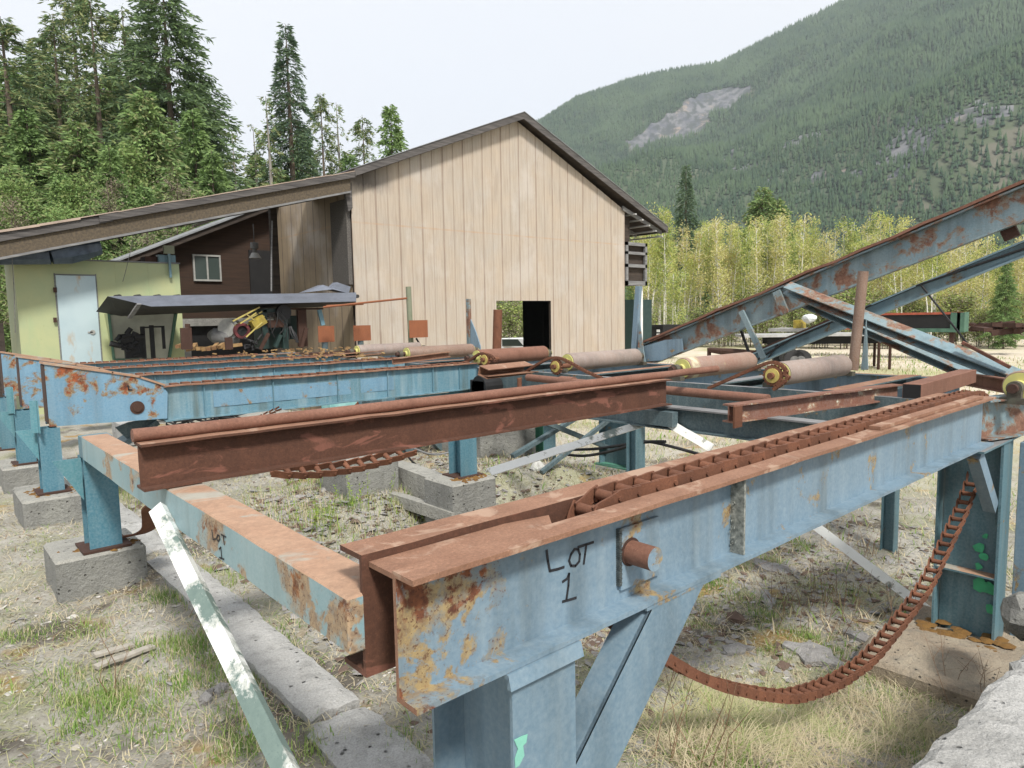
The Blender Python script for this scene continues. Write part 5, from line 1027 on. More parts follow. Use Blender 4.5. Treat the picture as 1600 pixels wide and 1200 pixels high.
chips(700, (-.5, 5), (.5, 8), ['bark_slab', 'pebble', 'plank'], [.45, .25, .3], (.02, .06), 'bark_debris', .2)
chips(1500, (1.6, 8), (2, 9), ['bark_slab', 'slab_brown', 'bark_chip'], [.4, .3, .3], (.03, .09), 'bark_debris', .3)
chips(5000, (3.2, 9.5), (2, 9.5), ['bark_slab', 'slab_brown', 'bark_chip'], [.3, .35, .35], (.02, .07), 'bark_debris', .3)
blades(26000, (5, 17), (.5, 13), ['grass_dry', 'grass_green'], [.72, .28], (.05, .2), (.6, 1.5), name='dry_grass', wid=.005)
chips(2500, (1.7, 4.2), (3.2, 7), ['bark_slab', 'slab_brown', 'bark_chip'], [.3, .4, .3], (.03, .08), 'bark_debris', .3)
# weeds and dry stems
def weed(px, n_, h, label, mat='weed', leafs=True, spread=.08, name='weed_plant', group=None, thin=.0025):
    c = gat(*px); t = thing(name, c, label, 'weed', group); s_ = MB(); l_ = MB()
    for k in range(n_):
        b = c+Vector((random.gauss(0, spread), random.gauss(0, spread), 0)); d = Vector((random.gauss(0, .25), random.gauss(0, .25), 1)).normalized(); hh = h*random.uniform(.6, 1.1)
        P = [b, b+d*hh*.5+Vector((random.gauss(0, .02), random.gauss(0, .02), 0)), b+d*hh]; s_.tube(P, [thin, thin*.8, thin*.4], 4)
        if leafs:
            for q in range(int(12*hh/.3)+3):
                f = random.uniform(.25, 1); p = P[0].lerp(P[2], f); a = random.uniform(0, 6.28); L = random.uniform(.02, .04); dv = Vector((math.cos(a), math.sin(a), random.uniform(0, .6)))*L; sv = Vector((-math.sin(a), math.cos(a), 0))*L*.22
                l_.add([p, p+dv*.5+sv, p+dv, p+dv*.5-sv], [(0, 1, 2, 3)])
        elif random.random() < .6:
            for q in range(3):
                f = random.uniform(.4, .9); p = P[0].lerp(P[2], f); dv = Vector((random.gauss(0, .5), random.gauss(0, .5), .6))*hh*.35; s_.tube([p, p+dv], [thin*.6, thin*.3], 3)
    s_.build('stems', 'stem_red' if not leafs else 'weed', t)
    if leafs: l_.build('leaves', mat, t)
    return t
for i, (px, n_, h, lab) in enumerate((((505, 830), 8, .42, 'bright yellow-green weed clump just behind the near inner channel, left'), ((550, 800), 7, .4, 'yellow-green weed clump beside the large pale pier'), ((470, 775), 5, .35, 'small weed below the sagging chain'), ((600, 770), 4, .35, 'thin weed growing at the corner of the large pale pier'), ((775, 775), 4, .4, 'thin vine-like weed in front of the central pier'), ((370, 830), 4, .2, 'low green weed between the box beam and the ground strip'))):
    weed(px, n_, h, lab)
for (px, n_, h, lab, sp) in (((180, 1085), 3, .35, 'bare branching twig plant at lower left', .02), ((152, 905), 2, .30, 'dry budding twig in front of the front concrete block', .02), ((1290, 960), 50, .42, 'clump of dry reddish stems inside the chain loop', .28), ((1060, 1190), 8, .5, 'thin reddish stems rising right of the near brace', .10), ((1530, 1120), 6, .5, 'dry stems leaning over the broken footing', .15), ((1330, 870), 16, .35, 'sparse dry stems behind the cream peeling bar', .25), ((1340, 690), 10, .3, 'dry brush behind the LOT 1 beam', .3)):
    weed(px, n_, h, lab, leafs=False, spread=sp, name='dry_stems')

# ================================================================== YARD OBJECTS ON THE RIGHT
GZ = -.9
def dist(px, py_base): return at(px, py_base, z=GZ)
# flatbed trailer: along A direction roughly
ft = thing('flatbed_trailer', (38, 19, GZ), 'long low flatbed trailer with a pale deck standing in the yard', 'trailer')
P0 = Vector((30.5, 18.5, 0)); P1 = Vector((38.5, 12.6, 0)); 
P0 = at(1195, 522, X=31); P1 = at(1405, 520, X=35); d = (P1-P0); d.z = 0; L = d.length; d.normalize(); sd = Vector((-d.y, d.x, 0)); zt = P0.z
P1 = P0+d*L
m = MB(); m.ext(pR(.12, 2.2), Vector((P0.x, P0.y, zt))-d*1.2, Vector((P1.x, P1.y, zt)), seg=6, jit=.008); m.build('deck', 'deck_boards', ft)
m = MB()
for s in (-.5, .5): m.ext(pI(.35, .16), Vector((P0.x, P0.y, zt-.13))+sd*s, Vector((P1.x, P1.y, zt-.13))+sd*s)
m.build('frame_rails', 'black', ft)
for f in (.30, .38):
    for s in (-1, 1):
        c = Vector((P0.x, P0.y, GZ+.48))+d*L*f*.6+sd*s; m = MB(); m.tube([c-sd*.14, c+sd*.14], .48, 20); w_ = m.build('wheel', 'rubber', ft)
        m = MB(); m.tube([c-sd*.145, c+sd*.145], .2, 14); m.build('rim', 'grey_drum', w_)
for f in (.8, .88):
    for s in (-.9, .9):
        c = Vector((P0.x, P0.y, 0))+d*L*f+sd*s; m = MB(); m.box((c.x-.05, c.y-.05, GZ), (c.x+.05, c.y+.05, zt-.2)); m.build('landing_leg', 'rust_dark', ft)
m = MB(); a = at(1292, 515, X=41); b = at(1338, 494, X=41); m.box((a.x, a.y, a.z), (a.x+2.5, b.y, b.z)); rbx = tag(m.build('container', 'red_box', bevel=.03), 'small red box body behind the trailer and the leaning pipe stake', 'container')
rk = thing('machine_rack', (40, 14, GZ), 'long dark machine with green end frame and orange top rail beyond the trailer', 'machine')
a = at(1345, 497, X=42); b = at(1498, 491, X=42)
m = MB(); m.box((a.x, a.y, b.z-.75), (b.x+1.5, b.y, b.z)); m.build('body', 'black', rk)
m = MB(); m.box((a.x-.05, a.y, b.z), (b.x+.1, b.y-.2, b.z+.12)); m.build('top_rail', 'red_box', rk)
m = MB(); m.box((a.x-.08, b.y-.3, b.z-.95), (a.x+.1, b.y+.35, b.z+.1)); m.box((a.x-.1, a.y, b.z-.95), (a.x+.3, b.y, b.z-.75)); m.box((a.x-.08, b.y-.1, b.z-.95), (a.x+1.4, b.y+.05, b.z+.1)); m.build('end_frame', 'green_frame', rk)
m = MB()
for s in (a.y-.3, b.y+.3): m.box((a.x, s-.1, GZ), (a.x+.2, s+.1, b.z-.9))
m.build('leg', 'rust_dark', rk)
ib = thing('liquid_tote', at(1221, 540, X=36), 'white caged liquid tote standing left of the trailer wheels', 'tank')
a = at(1208, 543, X=36); b = at(1236, 522, X=36); m = MB(); m.box((36, a.y, a.z), (36.9, b.y, b.z)); m.build('tank', 'plastic_white', ib, bevel=.05)
m = MB()
for k in range(6):
    y = a.y+(b.y-a.y)*k/5; m.box((35.93, y-.015, a.z), (35.97, y+.015, b.z))
for k in range(4):
    z = a.z+(b.z-a.z)*k/3; m.box((35.9, b.y, z-.015), (35.93, a.y, z+.015))
m.build('cage', 'aluminium', ib)
m = MB(); a = at(1236, 518, X=36); b = at(1249, 500, X=36); m.box((36.2, a.y, a.z), (36.8, b.y, b.z)); tag(m.build('crate', 'yellow_machine', bevel=.02), 'yellow crate on the trailer near the tote', 'crate')
c = at(1264, 498, X=36); rock('helmet_tank', c, (.4, .4, .28), 'plastic_white', 'rounded white tank lid on the trailer next to the yellow crate', 'tank lid', seed=4)
m = MB(); a = at(1240, 512, X=35.9); b = at(1205, 514, X=36); m.box((36, at(1200, 520, X=36).y, at(1200, 518, X=36).z), (37.5, at(1280, 520, X=36).y, at(1200, 513, X=36).z)); tag(m.build('plank_rack', 'deck_boards'), 'pale planks resting beside the tote', 'planks')
m = MB(); a = at(1108, 550, X=30); b = at(1185, 553, X=30); m.tube([a+Vector((0, 0, .1)), a.lerp(b, .5)+Vector((0, 0, .02)), b+Vector((0, 0, 0))], [.12, .2, .16], 10); m.tube([a+Vector((0, 0, -.3)), a+Vector((0, 0, .2))], .1, 8)
tag(m.build('scrap_pipe', 'rust_dark'), 'dark rusty scrap pipe lying in the yard behind the worn roller', 'scrap pipe')
# dumpster & dark truck left of incline
db = thing('dark_bin', at(1020, 540, X=30), 'black metal bin with white lettering beyond the shed corner', 'bin')
a = at(1006, 545, X=33); b = at(1036, 508, X=33); m = MB(); m.box((33, a.y, a.z), (35, b.y, b.z)); m.box((32.95, a.y+.05, b.z-.12), (33, b.y-.05, b.z+.02)); m.build('body', 'black', db)
m = MB()
for k in range(3):
    a = at(1025.5, 515+k*6.2, X=32.9); b = at(1030.5, 519+k*6.2, X=32.9); m.box((32.92, a.y, a.z), (32.94, b.y, b.z))
m.build('lettering', 'white_paint', db)
m = MB(); a = at(977, 560, X=28); b = at(990, 468, X=28); m.box((28, a.y+.3, GZ), (29.5, b.y, b.z)); tag(m.build('green_machine', 'dark_green'), 'dark green machine cab behind the blue stake at the shed corner', 'machine')
# car behind shed
cr = thing('parked_car', (26, 29.2, GZ), 'white car seen through the shed doorway', 'car')
cy = at(790, 540, X=26).y; prof = [(-2.2, .35), (-2.2, .8), (-1.9, .95), (-1.1, 1.0), (-.4, 1.48), (1.2, 1.5), (1.9, 1.05), (2.2, 1.0), (2.25, .35)]
m = MB(); m.poly([(26+1.0*u*.2+0, cy-u*1.0, GZ+v) for u, v in prof], 1.75, (1, .2, 0)); m.build('body', 'car_white', cr, bevel=.05)
m = MB(); m.poly([(26-.03, cy-u, GZ+v) for u, v in ((-.98, 1.02), (-.38, 1.42), (1.1, 1.44), (1.6, 1.06))], .02, (-1, 0, 0)); m.build('window', 'glass', cr)
for u in (-1.4, 1.4): m = MB(); m.tube([(26-.05, cy-u, GZ+.34), (26.2, cy-u, GZ+.34)], .34, 18); m.build('wheel', 'rubber', cr)
# scrap heap on far right
m = MB()
for k in range(26):
    c = at(random.uniform(1490, 1600), random.uniform(505, 514), X=48); m.ext(pR(random.uniform(.1, .4), random.uniform(.1, .5)), c, c+Vector((random.uniform(-1, 1), random.uniform(-1.5, 1.5), random.uniform(-.2, .3))))
tag(m.build('scrap_pile', 'rust_dark'), 'low rusty scrap pile along the far edge of the yard at right', 'scrap pile', kind='stuff')
for i, (x, y) in enumerate(((1440, 512), (1466, 507), (1520, 498))):
    pass

# ================================================================== TREES
def cards(P, D, L, W, up=None):
    "leaf-like quads: centre P, direction D (n,3), length L, width W"
    N = len(P); r_ = rng.normal(0, 1, (N, 3)); s = np.cross(D, r_); s /= np.linalg.norm(s, axis=1)[:, None]+1e-9
    L = L[:, None]; W = W[:, None]; a = P; b = P+D*L*.5+s*W; c = P+D*L; d = P+D*L*.5-s*W
    V = np.concatenate([a, b, c, d], 0); I = np.arange(N); return V, np.stack([I, I+N, I+2*N, I+3*N], 1)
def conifer(H, Rb, dens, mats, wts, gap=0., start=.12, droop=.25, card=(.34, .09), shape=1., top=.0, bark='bark', irr=.25, name='conifer'):
    Ps, Ds = [], []; nb_ = int(H*dens)
    tb = MB(); tb.tube([(0, 0, -.3), (0, 0, H*.3), (random.gauss(0, .1), 0, H*.7), (0, 0, H)], [H*.012+.05, H*.010+.03, H*.006, .015], 8)
    for k in range(nb_):
        f = rng.uniform(start, 1); h = H*f; a = rng.uniform(0, 2*PI); L = Rb*((1-f)**shape)*(1+rng.normal(0, irr))+.25
        if f < start+.1: L *= .6
        if gap and rng.random() < gap*(.5+.5*math.sin(h*1.7+a*2)): continue
        L = max(.2, L); ca, sa = math.cos(a), math.sin(a); n_ = max(8, int(L*24)); t = rng.uniform(.15, 1, n_)**.8
        z = h+.12*L*t-droop*L*t*t*1.6; wob = rng.normal(0, .09+.05*L, n_)
        p = np.stack([ca*L*t-sa*wob*t, sa*L*t+ca*wob*t, z+rng.normal(0, .06, n_)], 1); dd = np.stack([ca+rng.normal(0, .55, n_), sa+rng.normal(0, .55, n_), rng.normal(-.35, .35, n_)], 1); dd /= np.linalg.norm(dd, axis=1)[:, None]
        Ps.append(p); Ds.append(dd)
        if L > .8 and k % 3 == 0: tb.tube([(0, 0, h), (ca*L*.5, sa*L*.5, h+.06*L-.4*droop*L), (ca*L*.9, sa*L*.9, h+.1*L-1.3*droop*L)], [.03, .02, .008], 3)
    P = np.concatenate(Ps); D = np.concatenate(Ds); N = len(P); V, F = cards(P, D, rng.uniform(.6, 1.3, N)*card[0], rng.uniform(.6, 1.3, N)*card[1])
    t = thing(name, (0, 0, 0), 'x', 'tree'); tr = tb.build('trunk', bark, t, origin=(0, 0, 0))
    cr_ = npmesh('crown', V, F, mats, rng.choice(len(mats), N, p=wts)); cr_.parent = t; return t, H
def broadleaf(H, Rb, N, mats, wts, nst=1, bark='birch_bark', crown=(.35, 1), card=(.28, .10), twig=40, name='birch_tree', r0=.10):
    t = thing(name, (0, 0, 0), 'x', 'tree'); tb = MB(); ends = []
    for s in range(nst):
        lx, ly = (random.gauss(0, .5), random.gauss(0, .5)) if nst > 1 else (random.gauss(0, .3), random.gauss(0, .3)); bx, by = (random.gauss(0, .3), random.gauss(0, .3)) if nst > 1 else (0, 0)
        T = [Vector((bx, by, -.3)), Vector((bx+lx*.3, by+ly*.3, H*.35)), Vector((bx+lx*.8, by+ly*.8, H*.7)), Vector((bx+lx*1.2, by+ly*1.2, H*.97))]; tb.tube(T, [r0, r0*.75, r0*.4, .015], 7)
        for q in range(twig//nst):
            f = random.uniform(crown[0], .97); i = min(2, int(f*3)); p = T[i].lerp(T[i+1], f*3-i) if i < 3 else T[3]; p = Vector((bx, by, 0))+Vector((lx*1.2*f, ly*1.2*f, H*f))
            a = random.uniform(0, 6.28); L = Rb*random.uniform(.5, 1)*(1.15-f*.75); e = p+Vector((math.cos(a)*L, math.sin(a)*L, L*random.uniform(.5, 1.3))); tb.tube([p, p.lerp(e, .5)+Vector((0, 0, -.05*L)), e], [.022, .014, .006], 3); ends.append((p, e))
    per = max(1, N//len(ends)); Pp = []
    for (p, e) in ends:
        tt = rng.uniform(.2, 1.1, per)[:, None]; p_ = np.array(p)[None]; e_ = np.array(e)[None]; L = (e-p).length; Pp.append(p_+(e_-p_)*tt+rng.normal(0, .16+.10*L, (per, 3)))
    P = np.concatenate(Pp); n_ = len(P); D = rng.normal(0, 1, (n_, 3)); D /= np.linalg.norm(D, axis=1)[:, None]; V, F = cards(P, D, rng.uniform(.6, 1.3, n_)*card[0], rng.uniform(.6, 1.3, n_)*card[1])
    tb.build('trunk', bark, t, origin=(0, 0, 0)); cr_ = npmesh('crown', V, F, mats, rng.choice(len(mats), n_, p=wts)); cr_.parent = t; return t, H
leaf('leaf_dull', (.22, .29, .10), (.30, .34, .14), .4, .3)
PR = {
 'big': conifer(26, 6.6, 26, ['needle_dark', 'needle_mid'], [.62, .38], gap=.35, start=.18, droop=.22, card=(.42, .055), shape=.75, irr=.35),
 'spruce': conifer(22, 3.4, 26, ['needle_dark', 'needle_blue'], [.6, .4], gap=.12, start=.08, droop=.45, card=(.38, .045), shape=.9, irr=.3),
 'sparse': conifer(21, 2.7, 14, ['needle_olive', 'needle_dark', 'needle_mid'], [.35, .35, .3], gap=.5, start=.25, droop=.3, card=(.38, .045), shape=.55, irr=.45),
 'thin': conifer(18, 1.2, 9, ['needle_mid', 'needle_olive'], [.5, .5], gap=.5, start=.3, droop=.35, card=(.32, .045), shape=.6, irr=.5, bark='bark_grey'),
 'young': conifer(15, 3.2, 34, ['needle_green', 'needle_mid'], [.55, .45], start=.05, droop=.2, card=(.36, .055), shape=.85, irr=.25),
 'cedar': conifer(14, 3.6, 40, ['needle_mid', 'needle_green', 'needle_olive'], [.4, .35, .25], start=.03, droop=.3, card=(.38, .055), shape=.65, irr=.3),
 'dead': broadleaf(12, 1.7, 2600, ['twig', 'leaf_dull'], [.65, .35], bark='bark', twig=90, card=(.16, .02), name='bare_tree', r0=.06, crown=(.2, 1)),
 'lush': broadleaf(12, 2.1, 9500, ['needle_green', 'leaf_green', 'leaf_dull'], [.4, .35, .25], bark='bark', twig=110, card=(.19, .055), name='leafy_tree', r0=.07, crown=(.12, 1)),
 'birch': broadleaf(12, 1.0, 2900, ['leaf_yellow', 'leaf_lime'], [.6, .4], twig=60, card=(.17, .045), crown=(.42, 1), r0=.075, nst=2),
 'birch2': broadleaf(11, 1.15, 2900, ['leaf_lime', 'leaf_green', 'leaf_yellow'], [.45, .2, .35], nst=3, twig=60, crown=(.28, 1), card=(.17, .045), r0=.06),
 'aspen': broadleaf(10, 1.1, 2800, ['leaf_orange', 'leaf_yellow'], [.65, .35], nst=2, twig=60, crown=(.2, 1), card=(.17, .045), bark='birch_bark', r0=.06),
 'bush': broadleaf(5, 1.9, 3600, ['leaf_dull', 'leaf_lime', 'twig'], [.5, .25, .25], nst=5, twig=80, crown=(.08, 1), card=(.20, .055), bark='bark', r0=.04, name='shrub'),
}
used = set()
def place(kind, px, pytop, D, label, group, pyb=None, sxy=None):
    "stand a tree on the ground at distance D along the column px, tall enough to reach pytop"
    d = at(px, 500, z=None, Y=None, X=1000.) if False else (fw+rt*((px-800)/FPX)+upv*((600-pytop)/FPX))
    hd = math.hypot(d.x, d.y); t = D/hd; p = CP+d*t; g = 0 if p.x < 1.7 else gz(p.x, p.y); H = p.z-g; root, H0 = PR[kind]; s = H/H0; k = sxy if sxy else 1.
    loc = (p.x, p.y, g); rz = random.uniform(0, 6.28)
    if kind not in used:
        used.add(kind); root.location = loc; root.rotation_euler = (0, 0, rz); root.scale = (s*k, s*k, s); root['label'] = label; root['group'] = group; return root
    r = dup(root, loc, rz, (s*k, s*k, s), label, group); return r
GL = 'tall conifers behind the lean-to roof'
place('big', 252, -48, 46, 'tallest dense conifer of the left group, its top above the picture', GL)
place('spruce', 446, 38, 50, 'dark pointed spruce standing alone left of the shed peak', GL)
place('sparse', 140, -8, 48, 'tall sparse conifer left of the tallest one, sky showing through', GL)
place('sparse', 82, 22, 50, 'thin-topped sparse conifer second from the left edge', GL)
place('sparse', 0, 25, 46, 'conifer cut by the left edge of the picture', GL, sxy=1.4)
place('sparse', 110, -30, 56, 'tall hazy conifer between the two sparse left ones', GL)
place('sparse', 190, 10, 58, 'narrow conifer just left of the tallest one', GL)
place('thin', 415, 150, 47, 'thin nearly bare conifer left of the dark pointed spruce', GL)
place('thin', 362, 205, 45, 'short thin conifer between the tallest tree and the spruce', GL)
place('sparse', 500, 145, 56, 'wispy conifer right of the dark pointed spruce', GL, sxy=.8)
place('thin', 525, 160, 57, 'lean grey conifer at the right of the wispy one', GL)
place('sparse', 566, 182, 58, 'loose conifer left of the small dense one above the roof', GL, sxy=.9)
place('young', 610, 163, 52, 'small dense green conifer just above the shed roof edge', GL, sxy=.8)
place('young', 545, 240, 56, 'low young conifer half hidden by the roof line', GL)
place('thin', 395, 195, 52, 'small thin conifer left of the dark spruce foot', GL)
place('young', 470, 205, 58, 'green conifer filling the foot of the dark spruce', GL)
place('young', 400, 240, 55, 'low green conifer between the roof and the thin trees', GL)
for i, (k, x, y, D, sx) in enumerate((('young', 300, 170, 42, 1), ('cedar', 225, 140, 40, .9), ('young', 40, 170, 44, 1.1), ('cedar', 120, 190, 42, 1.1), ('young', 170, 230, 36, 1), ('cedar', 15, 260, 36, 1.1), ('young', 95, 270, 34, 1), ('cedar', 270, 260, 36, 1.1), ('young', 330, 235, 40, 1), ('cedar', 60, 130, 52, 1.1), ('cedar', 180, 120, 54, 1.1), ('young', 225, 290, 33, 1), ('cedar', 310, 300, 34, .9), ('cedar', 350, 290, 48, 1), ('young', 10, 100, 55, 1), ('cedar', 140, 320, 30, 1), ('young', 440, 265, 50, 1), ('cedar', -30, 200, 40, 1.2), ('cedar', -60, 120, 46, 1.2), ('cedar', 240, 350, 30, 1))):
    place(k, x, y, D, 'green %s conifer in the dense wood behind the lean-to roof' % ('young' if k == 'young' else 'bushy'), 'wood of %s conifers behind the lean-to' % ('young' if k == 'young' else 'bushy'), sxy=sx)
for i, (x, y, D, lab) in enumerate(((170, 270, 30, 'nearly bare grey-brown tree in front of the left wood'), (30, 300, 29, 'small bare tree at the far left above the roof'), (258, 270, 30, 'thin bare tree above the lean-to roof, right of the other bare ones'), (215, 330, 27, 'bare trunk seen between the lean-to and the back roof'))):
    place('dead', x, y, D, lab, 'bare trees above the lean-to', sxy=1.3)
for i, (k, x, y, D, sx) in enumerate((('spruce', 330, 200, 47, 1.2), ('spruce', 215, 60, 50, 1.3), ('big', 60, 60, 58, 1.1), ('big', 310, 130, 55, 1.0), ('spruce', 30, 120, 50, 1.3), ('big', 170, 100, 60, 1.))):
    place(k, x, y, D, 'dense dark conifer within the wood left of the shed', 'dark conifers in the left wood', sxy=sx)
for i, (x, y, D, sx) in enumerate(((120, 290, 33, 1.2), (25, 290, 34, 1.2), (200, 240, 38, 1.1), (100, 335, 28, 1.2))):
    place('lush', x, y, D, 'leafy mid-green tree among the conifers behind the lean-to roof', 'leafy trees behind the lean-to roof', sxy=sx)
# right side
GB = 'birches along the far edge of the yard'
random.seed(21)
x = 1000
while x < 1640:
    top = 345 if x < 1080 else (355 if x < 1240 else 375 if x < 1330 else 350+(x-1330)*.15)
    if 1085 < x < 1235: top = 358
    k = random.choice(['birch', 'birch', 'birch2', 'aspen'] if x < 1250 else ['aspen', 'birch2', 'aspen', 'birch'])
    place(k, x+random.uniform(-5, 5), top+random.choice([-28, -14, -4, 4, 14, 28])+random.uniform(-9, 9), random.uniform(56, 74), {'birch': 'slender white-trunked birch with new yellow-green leaves beyond the yard', 'birch2': 'multi-stemmed birch with lime leaves beyond the yard', 'aspen': 'orange-tinged budding aspen beyond the yard'}[k], {'birch': GB, 'birch2': 'multi-stemmed birches beyond the yard', 'aspen': 'budding aspens beyond the yard'}[k], sxy=1.0)
    x += random.uniform(6, 12)
x = 1000
while x < 1650:
    k = random.choice(['birch', 'aspen', 'birch2']); place(k, x, (360 if x < 1250 else 385)+random.uniform(-15, 40), random.uniform(78, 95), {'birch': 'slender white-trunked birch with new yellow-green leaves beyond the yard', 'birch2': 'multi-stemmed birch with lime leaves beyond the yard', 'aspen': 'orange-tinged budding aspen beyond the yard'}[k], {'birch': GB, 'birch2': 'multi-stemmed birches beyond the yard', 'aspen': 'budding aspens beyond the yard'}[k], sxy=1.3)
    x += random.uniform(14, 22)
for i in range(26):
    xx = 1000+i*25+random.uniform(-9, 9); place('lush', xx, random.uniform(395, 440), random.uniform(84, 98), 'dull green leafy tree in the dim wood behind the birches', 'leafy trees behind the birches', sxy=random.uniform(1.2, 1.7))
place('birch2', 1048, 425, 45, 'nearest multi-stemmed shrubby birch right of the shed corner', 'multi-stemmed birches beyond the yard', sxy=1.5)
for (k, x, y, D, lab, sx) in (('spruce', 1072, 258, 80, 'dark pointed conifer rising above the birches right of the shed', 1.0), ('cedar', 1192, 292, 85, 'broad bright green conifer behind the birches', 1.0), ('cedar', 1215, 310, 86, 'second green conifer touching the broad bright one', .9), ('young', 1575, 398, 55, 'small dark green conifer at the right edge of the yard', .8), ('young', 1500, 430, 70, 'small green conifer left of the one at the right edge', .7), ('young', 1428, 440, 66, 'little green conifer below the inclined conveyor rail', .7)):
    place(k, x, y, D, lab, 'conifers among the birches', sxy=sx)
for i in range(22):
    xx = 1005+i*29+random.uniform(-8, 8); place('bush', xx, random.uniform(455, 492), random.uniform(54, 60), 'low leafy shrub at the foot of the far trees', 'shrubs below the far trees', sxy=random.uniform(1., 1.5))
for (x, y, D) in ((780, 470, 45), (800, 480, 42), (830, 470, 50)): place('bush', x, y, D, 'green bush behind the shed, glimpsed through its doorway', 'bushes behind the shed', sxy=1.5)
for k, (root, H0) in PR.items():
    if k not in used: print('unused', k)

# ================================================================== MOUNTAIN
def azel(px, py):
    d = fw+rt*((px-800)/FPX)+upv*((600-py)/FPX); return math.degrees(math.atan2(d.x, d.y)), math.degrees(math.atan2(d.z, math.hypot(d.x, d.y)))
sky = [(-10, 3), (20, 4.0), (36, 9.0)]+[(a, e-.30) for a, e in [azel(*q) for q in ((760, 232), (845, 190), (900, 158), (985, 119), (1060, 104), (1125, 95), (1178, 67), (1262, 24), (1320, -4), (1420, -45), (1600, -110))]]+[(95, 36), (115, 32), (130, 24)]
def tri(x): 
    return np.interp(x, [a for a, b in sky], [b for a, b in sky])
def vnoise(x, y, s, seed):
    r_ = np.random.default_rng(seed); G = r_.uniform(-1, 1, (257, 257)); xi = (x/s) % 256; yi = (y/s) % 256; x0 = np.floor(xi).astype(int); y0 = np.floor(yi).astype(int); fx = xi-x0; fy = yi-y0; fx = fx*fx*(3-2*fx); fy = fy*fy*(3-2*fy)
    return (G[x0, y0]*(1-fx)*(1-fy)+G[x0+1, y0]*fx*(1-fy)+G[x0, y0+1]*(1-fx)*fy+G[x0+1, y0+1]*fx*fy)
D0, D1 = 650., 2300.
def terr(az, d):
    e = np.tan(np.radians(tri(az))); s = np.clip((d-D0)/(D1-D0), 0, 1.15); x = d*np.sin(np.radians(az)); y = d*np.cos(np.radians(az))
    n_ = vnoise(x+4000, y+4000, 420, 1)*100+vnoise(x+4000, y+4000, 170, 2)*48+vnoise(x+4000, y+4000, 60, 3)*16
    prof = np.where(s <= 1, s**1.08, 1-(s-1)*1.5); fadeN = np.clip(np.sin(np.clip(s, 0, 1)*PI), 0, 1)
    z = e*D1*prof+n_*fadeN*1.0
    # benches and the cliff
    return x, y, z-1.0
az = np.concatenate([np.arange(-5, 36, 1.), np.arange(36, 92, .2), np.arange(92, 128, 1.)]); dd = np.concatenate([np.linspace(D0-60, D1, 190), np.linspace(D1+20, D1+200, 8)])
AZ, DD = np.meshgrid(az, dd, indexing='ij'); TX, TY, TZ = terr(AZ, DD)
def frac(az_, d): return np.clip((d-D0)/(D1-D0), 0, 1)
def rockmask(az_, d, x, y):
    fr_ = frac(az_, d); n1 = vnoise(x+4000, y+4000, 90, 5); n2 = vnoise(x+4000, y+4000, 35, 6); n3 = vnoise(x+4000, y+4000, 14, 7)
    a0, e0 = azel(985, 232); a1, e1 = azel(1170, 143); zz = terr(az_, d)[2]; el = np.degrees(np.arctan2(zz-CAMH, d)); t = (az_-a0)/(a1-a0)
    ec = e0+(e1-e0)*np.clip(t, 0, 1)**.8; hw = 1.1*np.sin(np.clip(t, .06, .96)*PI)**.5*(1+.25*n1+.3*n2+.15*n3)
    hw = hw*np.where(t < .45, .75, 1.1); m1 = (t > -.03+.03*n2) & (t < 1.02+.03*n2) & (np.abs(el-ec+.2*n2) < hw)
    m2 = (fr_ > .10) & (fr_ < .55) & (n1*.5+n2*.45+n3*.2+vnoise(x+4000, y+4000, 260, 8)*.65 > .86)
    return m1, m2
M1, M2 = rockmask(AZ, DD, TX, TY)
TZ = TZ+np.where(M1, 5+vnoise(TX+4000, TY+4000, 22, 9)*7, 0)
V_ = np.stack([TX, TY, TZ], -1).reshape(-1, 3); na, nd = AZ.shape; I = np.arange(na*nd).reshape(na, nd)
F_ = np.stack([I[:-1, :-1], I[:-1, 1:], I[1:, 1:], I[1:, :-1]], -1).reshape(-1, 4); mi = (M1 | M2)[:-1, :-1].reshape(-1).astype(int)
hl = npmesh('mountain', V_, F_, ['hill_mat', 'rock_mat'], mi); tag(hl, kind='structure')
NTREE = 95000
a_ = rng.uniform(36, 92, NTREE*2); d_ = np.sqrt(rng.uniform((D0-30)**2, (D1+40)**2, NTREE*2)); x_, y_, z_ = terr(a_, d_); r1, r2 = rockmask(a_, d_, x_, y_); dens_ = vnoise(x_+4000, y_+4000, 80, 12)
keep = (~r1) & (~(r2 & (rng.random(NTREE*2) < .6))) & (rng.random(NTREE*2) < np.where(frac(a_, d_) < .4, .45+.4*(dens_ > -.1), .9)); idx = np.where(keep)[0][:NTREE]
a_, d_, x_, y_, z_ = a_[idx], d_[idx], x_[idx], y_[idx], z_[idx]; N = len(x_); h_ = rng.uniform(11, 24, N)*np.where(frac(a_, d_) < .35, .7, 1); w_ = h_*rng.uniform(.13, .20, N)
Vs = []; Fs = []; ns = 6; ph = rng.uniform(0, 6.28, N)
def ringv(zf, rf):
    return [np.stack([x_+np.cos(ph+2*PI*k/ns)*w_*rf*rng.uniform(.7, 1.3, N), y_+np.sin(ph+2*PI*k/ns)*w_*rf*rng.uniform(.7, 1.3, N), z_+h_*(zf+rng.uniform(-.03, .03, N))], 1) for k in range(ns)]
blk = ringv(.05, 1.0)+[np.stack([x_, y_, z_+h_*.62], 1)]+ringv(.38, .68)+[np.stack([x_, y_, z_+h_], 1)]
V_ = np.concatenate(blk, 0); I = np.arange(N); 
for b0 in (0, ns+1):
    for k in range(ns): Fs.append(np.stack([I+(b0+k)*N, I+(b0+(k+1) % ns)*N, I+(b0+ns)*N], 1))
ho = npmesh('mountain_forest', V_, np.concatenate(Fs, 0), ['hill_trees']); tag(ho, kind='stuff')

